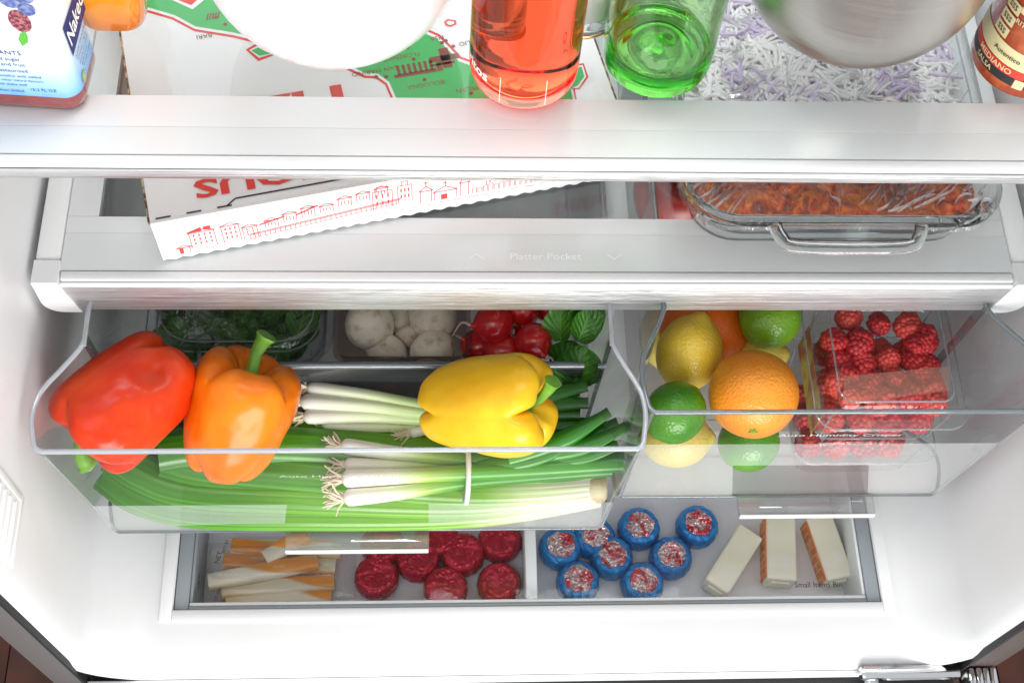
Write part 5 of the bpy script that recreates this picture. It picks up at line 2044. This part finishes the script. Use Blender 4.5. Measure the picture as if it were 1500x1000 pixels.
# smoothie bottle, square with rounded corners
sx, sy = P(112, 160, .44).x - .024, .535
sm_ = thing("juice_bottle", "square plastic bottle of berry smoothie in a pale blue label", "bottle", (-.2480, .5235, z0))
sm_.rotation_euler = (0, 0, R_(-4))
hs, hd = .0335, .0235


def q(k, rd, z):
    return rring(hs * k, hd * k, min(rd, .0105), z, 8)


rings = [q(.80, .012, 0), q(.93, .014, .0012), q(.99, .014, .006), q(1.0, .014, .012), q(.985, .014, .0155), q(.985, .014, .12), q(1.0, .014, .125), q(.97, .016, .135), q(.75, .02, .155), q(.45, .014, .17), q(.45, .014, .185)]
V, F = loftg(rings)
mk("body", V, F, pmat("berry_smoothie", (.17, .018, .018), .12, var=(30, (.24, .04, .035), .4, .7), coat=.8, spec=.6), sm_, world=False, sharp=60)
m, nt, out = newmat("blue_label")
b = N(nt, "ShaderNodeBsdfPrincipled")
nt.links.new(b.outputs[0], out.inputs["Surface"])
setin(b, Roughness=.28)
tc = N(nt, "ShaderNodeTexCoord")
sp = N(nt, "ShaderNodeSeparateXYZ")
nt.links.new(tc.outputs["Object"], sp.inputs[0])
mr = N(nt, "ShaderNodeMapRange")
mr.inputs["From Min"].default_value = .014
mr.inputs["From Max"].default_value = .075
nt.links.new(sp.outputs["Z"], mr.inputs["Value"])
nz = noise_tex(nt, coords(nt, (60, 60, 6)), 1, 3)
ma = N(nt, "ShaderNodeMath", operation="MULTIPLY_ADD")
nt.links.new(nz, ma.inputs[0])
ma.inputs[1].default_value = .25
nt.links.new(mr.outputs[0], ma.inputs[2])
cc = ramp(nt, ma.outputs[0], [(.10, (.12, .34, .72)), (.30, (.30, .54, .84)), (.62, (.62, .76, .90)), (.95, (.80, .84, .88))])
nt.links.new(cc, b.inputs["Base Color"])
V, F = loftg([q(1.004, .014, z) for z in (.0150, .030, .06, .09, .1195)], False, False)
lb = mk("label", V, F, m, sm_, world=False, sharp=60)
e = hd * 1.004 + .0004
ex = hs * 1.004 + .0004


def ltext(body, s, o_, xd, yd, m_, **kw):
    VF = xf(textg(body, s, kw.get("al", "CENTER"), kw.get("sq", 1.0), kw.get("bold", 0.0)), frame(o_, xd, yd))
    return mk("lettering", VF[0], VF[1], m_, lb, False, world=False)


for body, x, z, s in (("ANTIOXIDANTS", -.010, .0545, .0052), ("no added sugar", -.006, .0490, .0042), ("vitamins and fruit", -.006, .0440, .0042), ("gently pasteurised", -.006, .0385, .0040), ("100% juice smoothie with added", -.006, .0335, .0032),
                      ("blackberry and other natural flavours", -.006, .0295, .0028), ("keep cold shake well", -.008, .0255, .0030), ("best when chilled", -.010, .0195, .0032), ("15.2 FL OZ", .013, .0215, .0034), ("BERRY BLEND", -.012, .0700, .0036), ("pressed fruit", -.012, .0640, .0030)):
    ltext(body, s, (x, -e, z), (1, 0, 0), (0, 0, 1), M["ink_navy"])
mk("name_panel", [(ex, y_, z_) for y_, z_ in ((-.0135, .0425), (.0135, .0425), (.0135, .0640), (-.0135, .0665))], [[0, 1, 2, 3]], M["ink_navy"], lb, False, world=False)
mk("name_panel", [(ex + .0001, .0137, .0425), (ex + .0001, .0230, .0425), (ex + .0001, .0230, .0640), (ex + .0001, .0137, .0640)], [[0, 1, 2, 3]], M["ink_navy"], lb, False, world=False)
ltext("Naked", .0165, (ex + .0004, -.0125, .0540), (0, 1, .03), (0, -.03, 1), M["ink_white"], al="LEFT", sq=.80, bold=.02)
for y_, z_, body, s in ((.003, .0385, "JUICE SMOOTHIE", .0036), (.001, .0345, "VITAMIN C B6 E", .0030), (.002, .0310, "boosted fruit blend", .0028), (.000, .0275, "shake it cold", .0028), (.004, .0240, "no sugar added", .0028)):
    ltext(body, s, (ex + .0002, y_, z_), (0, 1, 0), (0, 0, 1), M["ink_navy"])
mk("printed_leaf", [(ex + .0002, -.010 + .0035 * math.cos(t * R_(30)), .0195 + .0045 * math.sin(t * R_(30))) for t in range(12)], [list(range(12))], pmat("leaf_print_small", (.30, .50, .20), .4, var=(300, (.60, .20, .15), .5, .6)), lb, False, world=False)
# printed fruit on the label: flat berries and leaves
def disc(cx_, cz_, r_, m_, nm, asp=1.0):
    pts = [Vector((cx_ + r_ * math.cos(t * R_(30)), -e - .0001, cz_ + r_ * asp * math.sin(t * R_(30)))) for t in range(12)]
    return mk(nm, pts, [list(range(12))], m_, lb, False, world=False)


mb = pmat("blueberry_print", (.06, .09, .30), .4, var=(260, (.30, .36, .60), .4, .7))
mr_ = pmat("blackberry_print", (.12, .01, .04), .4, var=(420, (.50, .16, .16), .45, .6))
ml = pmat("leaf_print", (.10, .42, .04), .4)
for x, z, r_ in ((.016, .100, .0065), (.024, .104, .006), (.023, .093, .005)):
    disc(x, z, r_, mb, "printed_berry")
disc(.0165, .083, .0062, mr_, "printed_berry", 1.5)
for x, z, a in ((.0145, .0685, 70), (.009, .103, 10)):
    pts = [Vector((x + .0075 * u * math.cos(R_(a)) - .003 * w * math.sin(R_(a)), -e - .00015, z + .0075 * u * math.sin(R_(a)) + .003 * w * math.cos(R_(a)))) for u, w in ((-1, 0), (-.3, -.9), (.4, -.7), (1, 0), (.4, .7), (-.3, .9))]
    mk("printed_leaf", pts, [list(range(6))], ml, lb, False, world=False)
V, F = latheg([(.016, .183), (.019, .184), (.019, .200), (.0, .201)], 32)
mk("cap", V, F, M["white"], sm_, world=False)

# orange juice bottle behind
oj = thing("juice_bottle", "clear plastic bottle of orange juice behind the smoothie bottle", "bottle", (-.2075, .5815, z0))
hs2 = .0255
rings = [rring(hs2 * k, hs2 * k, .012, z, 8) for k, z in ((.62, .0), (.78, .002), (.86, .008), (.93, .020), (1.0, .034), (1.02, .040), (1.0, .046), (1.0, .13), (.6, .16), (.5, .18))]
V, F = loftg(rings)
mk("body", V, F, pmat("orange_juice", (.86, .30, .012), .10, var=(16, (.84, .20, .010), .4, .7), coat=.9, spec=.6), oj, world=False, sharp=30)
V, F = latheg([(.014, .178), (.017, .179), (.017, .195), (.0, .196)], 32)
mk("cap", V, F, M["white"], oj, world=False)

# salsa bottle at the right
r = .0340
sa = thing("sauce_bottle", "round bottle of red salsa with a cream and black label at the right edge", "bottle", (.3795, .5470, z0))
V, F = latheg(sm([(0, .002), (r * .6, .001), (r * .85, 0), (r * .97, .004), (r, .010), (r, .06), (r * .985, .09), (r * .9, .12), (r * .6, .16), (r * .5, .19)]) + [(0, .19)], 64)
mk("body", V, F, pmat("salsa", (.36, .045, .008), .12, var=(70, (.55, .13, .03), .45, .7), coat=.9), sa, world=False, sharp=50)
V, F = latheg([(r * .52, .186), (r * .60, .188), (r * .60, .205), (0, .206)], 32)
mk("cap", V, F, M["blackrub"], sa, world=False)


def wrapstrip(nm, a0, a1, z0_, z1_, m_, off=.0004, slant=0.0, parent=sa):
    V, F = [], []
    n = 24
    for k in range(n + 1):
        t = k / n
        a = R_(a0 + (a1 - a0) * t)
        V += [((r + off) * math.cos(a), (r + off) * math.sin(a), z0_ + slant * t), ((r + off) * math.cos(a), (r + off) * math.sin(a), z1_ + slant * t)]
    for k in range(n):
        F.append([2 * k, 2 * k + 2, 2 * k + 3, 2 * k + 1])
    return mk(nm, V, F, m_, parent, True, world=False)


def wraptext(body, size, amid, z, m_, off=.0008, parent=sa, rot=0.0, sq=1.0):
    VF = textg(body, size, "CENTER", sq, .01)
    V = []
    for v in VF[0]:
        a = R_(amid) + v.x / r
        V.append(Vector(((r + off) * math.cos(a), (r + off) * math.sin(a), z + v.y + rot * v.x)))
    return mk("lettering", V, VF[1], m_, parent, False, world=False)


lbl = wrapstrip("label", -205, -108, .026, .040, M["ink_cream"])
wrapstrip("label_band", -205, -112, .0195, .0258, M["ink_red"], .0006, parent=lbl)
wrapstrip("label_band", -205, -120, .0125, .0193, M["ink_black"], .0005, parent=lbl)
wrapstrip("label_panel", -107.5, -20, .0125, .040, M["ink_black"], .0005, parent=lbl)
wrapstrip("label_band", -119, -108, .0115, .0190, M["ink_cream"], .0007, parent=lbl)
wraptext("MEDIANO", .0062, -150, .0226, M["ink_cream"], .0011, lbl)
wraptext("SALSA", .0055, -160, .0160, M["ink_cream"], .0010, lbl)
wraptext("Autentico", .0050, -140, .0330, M["ink_black"], .0010, lbl)
wraptext("SALSA", .014, -80, .0260, M["ink_cream"], .0010, lbl)
for z in (.046, .056, .066):
    disc_ = wrapstrip("seal", -170, -150, z - .004, z + .004, M["ink_cream"], .0005, parent=lbl)
    wraptext("SSS", .0055, -160, z, M["ink_black"], .0009, lbl)
wraptext("RITO", .0050, -140, .0600, M["ink_cream"], .0009, lbl)
wrapstrip("label_panel", -150, -20, .066, .095, M["ink_cream"], .0002, parent=lbl)
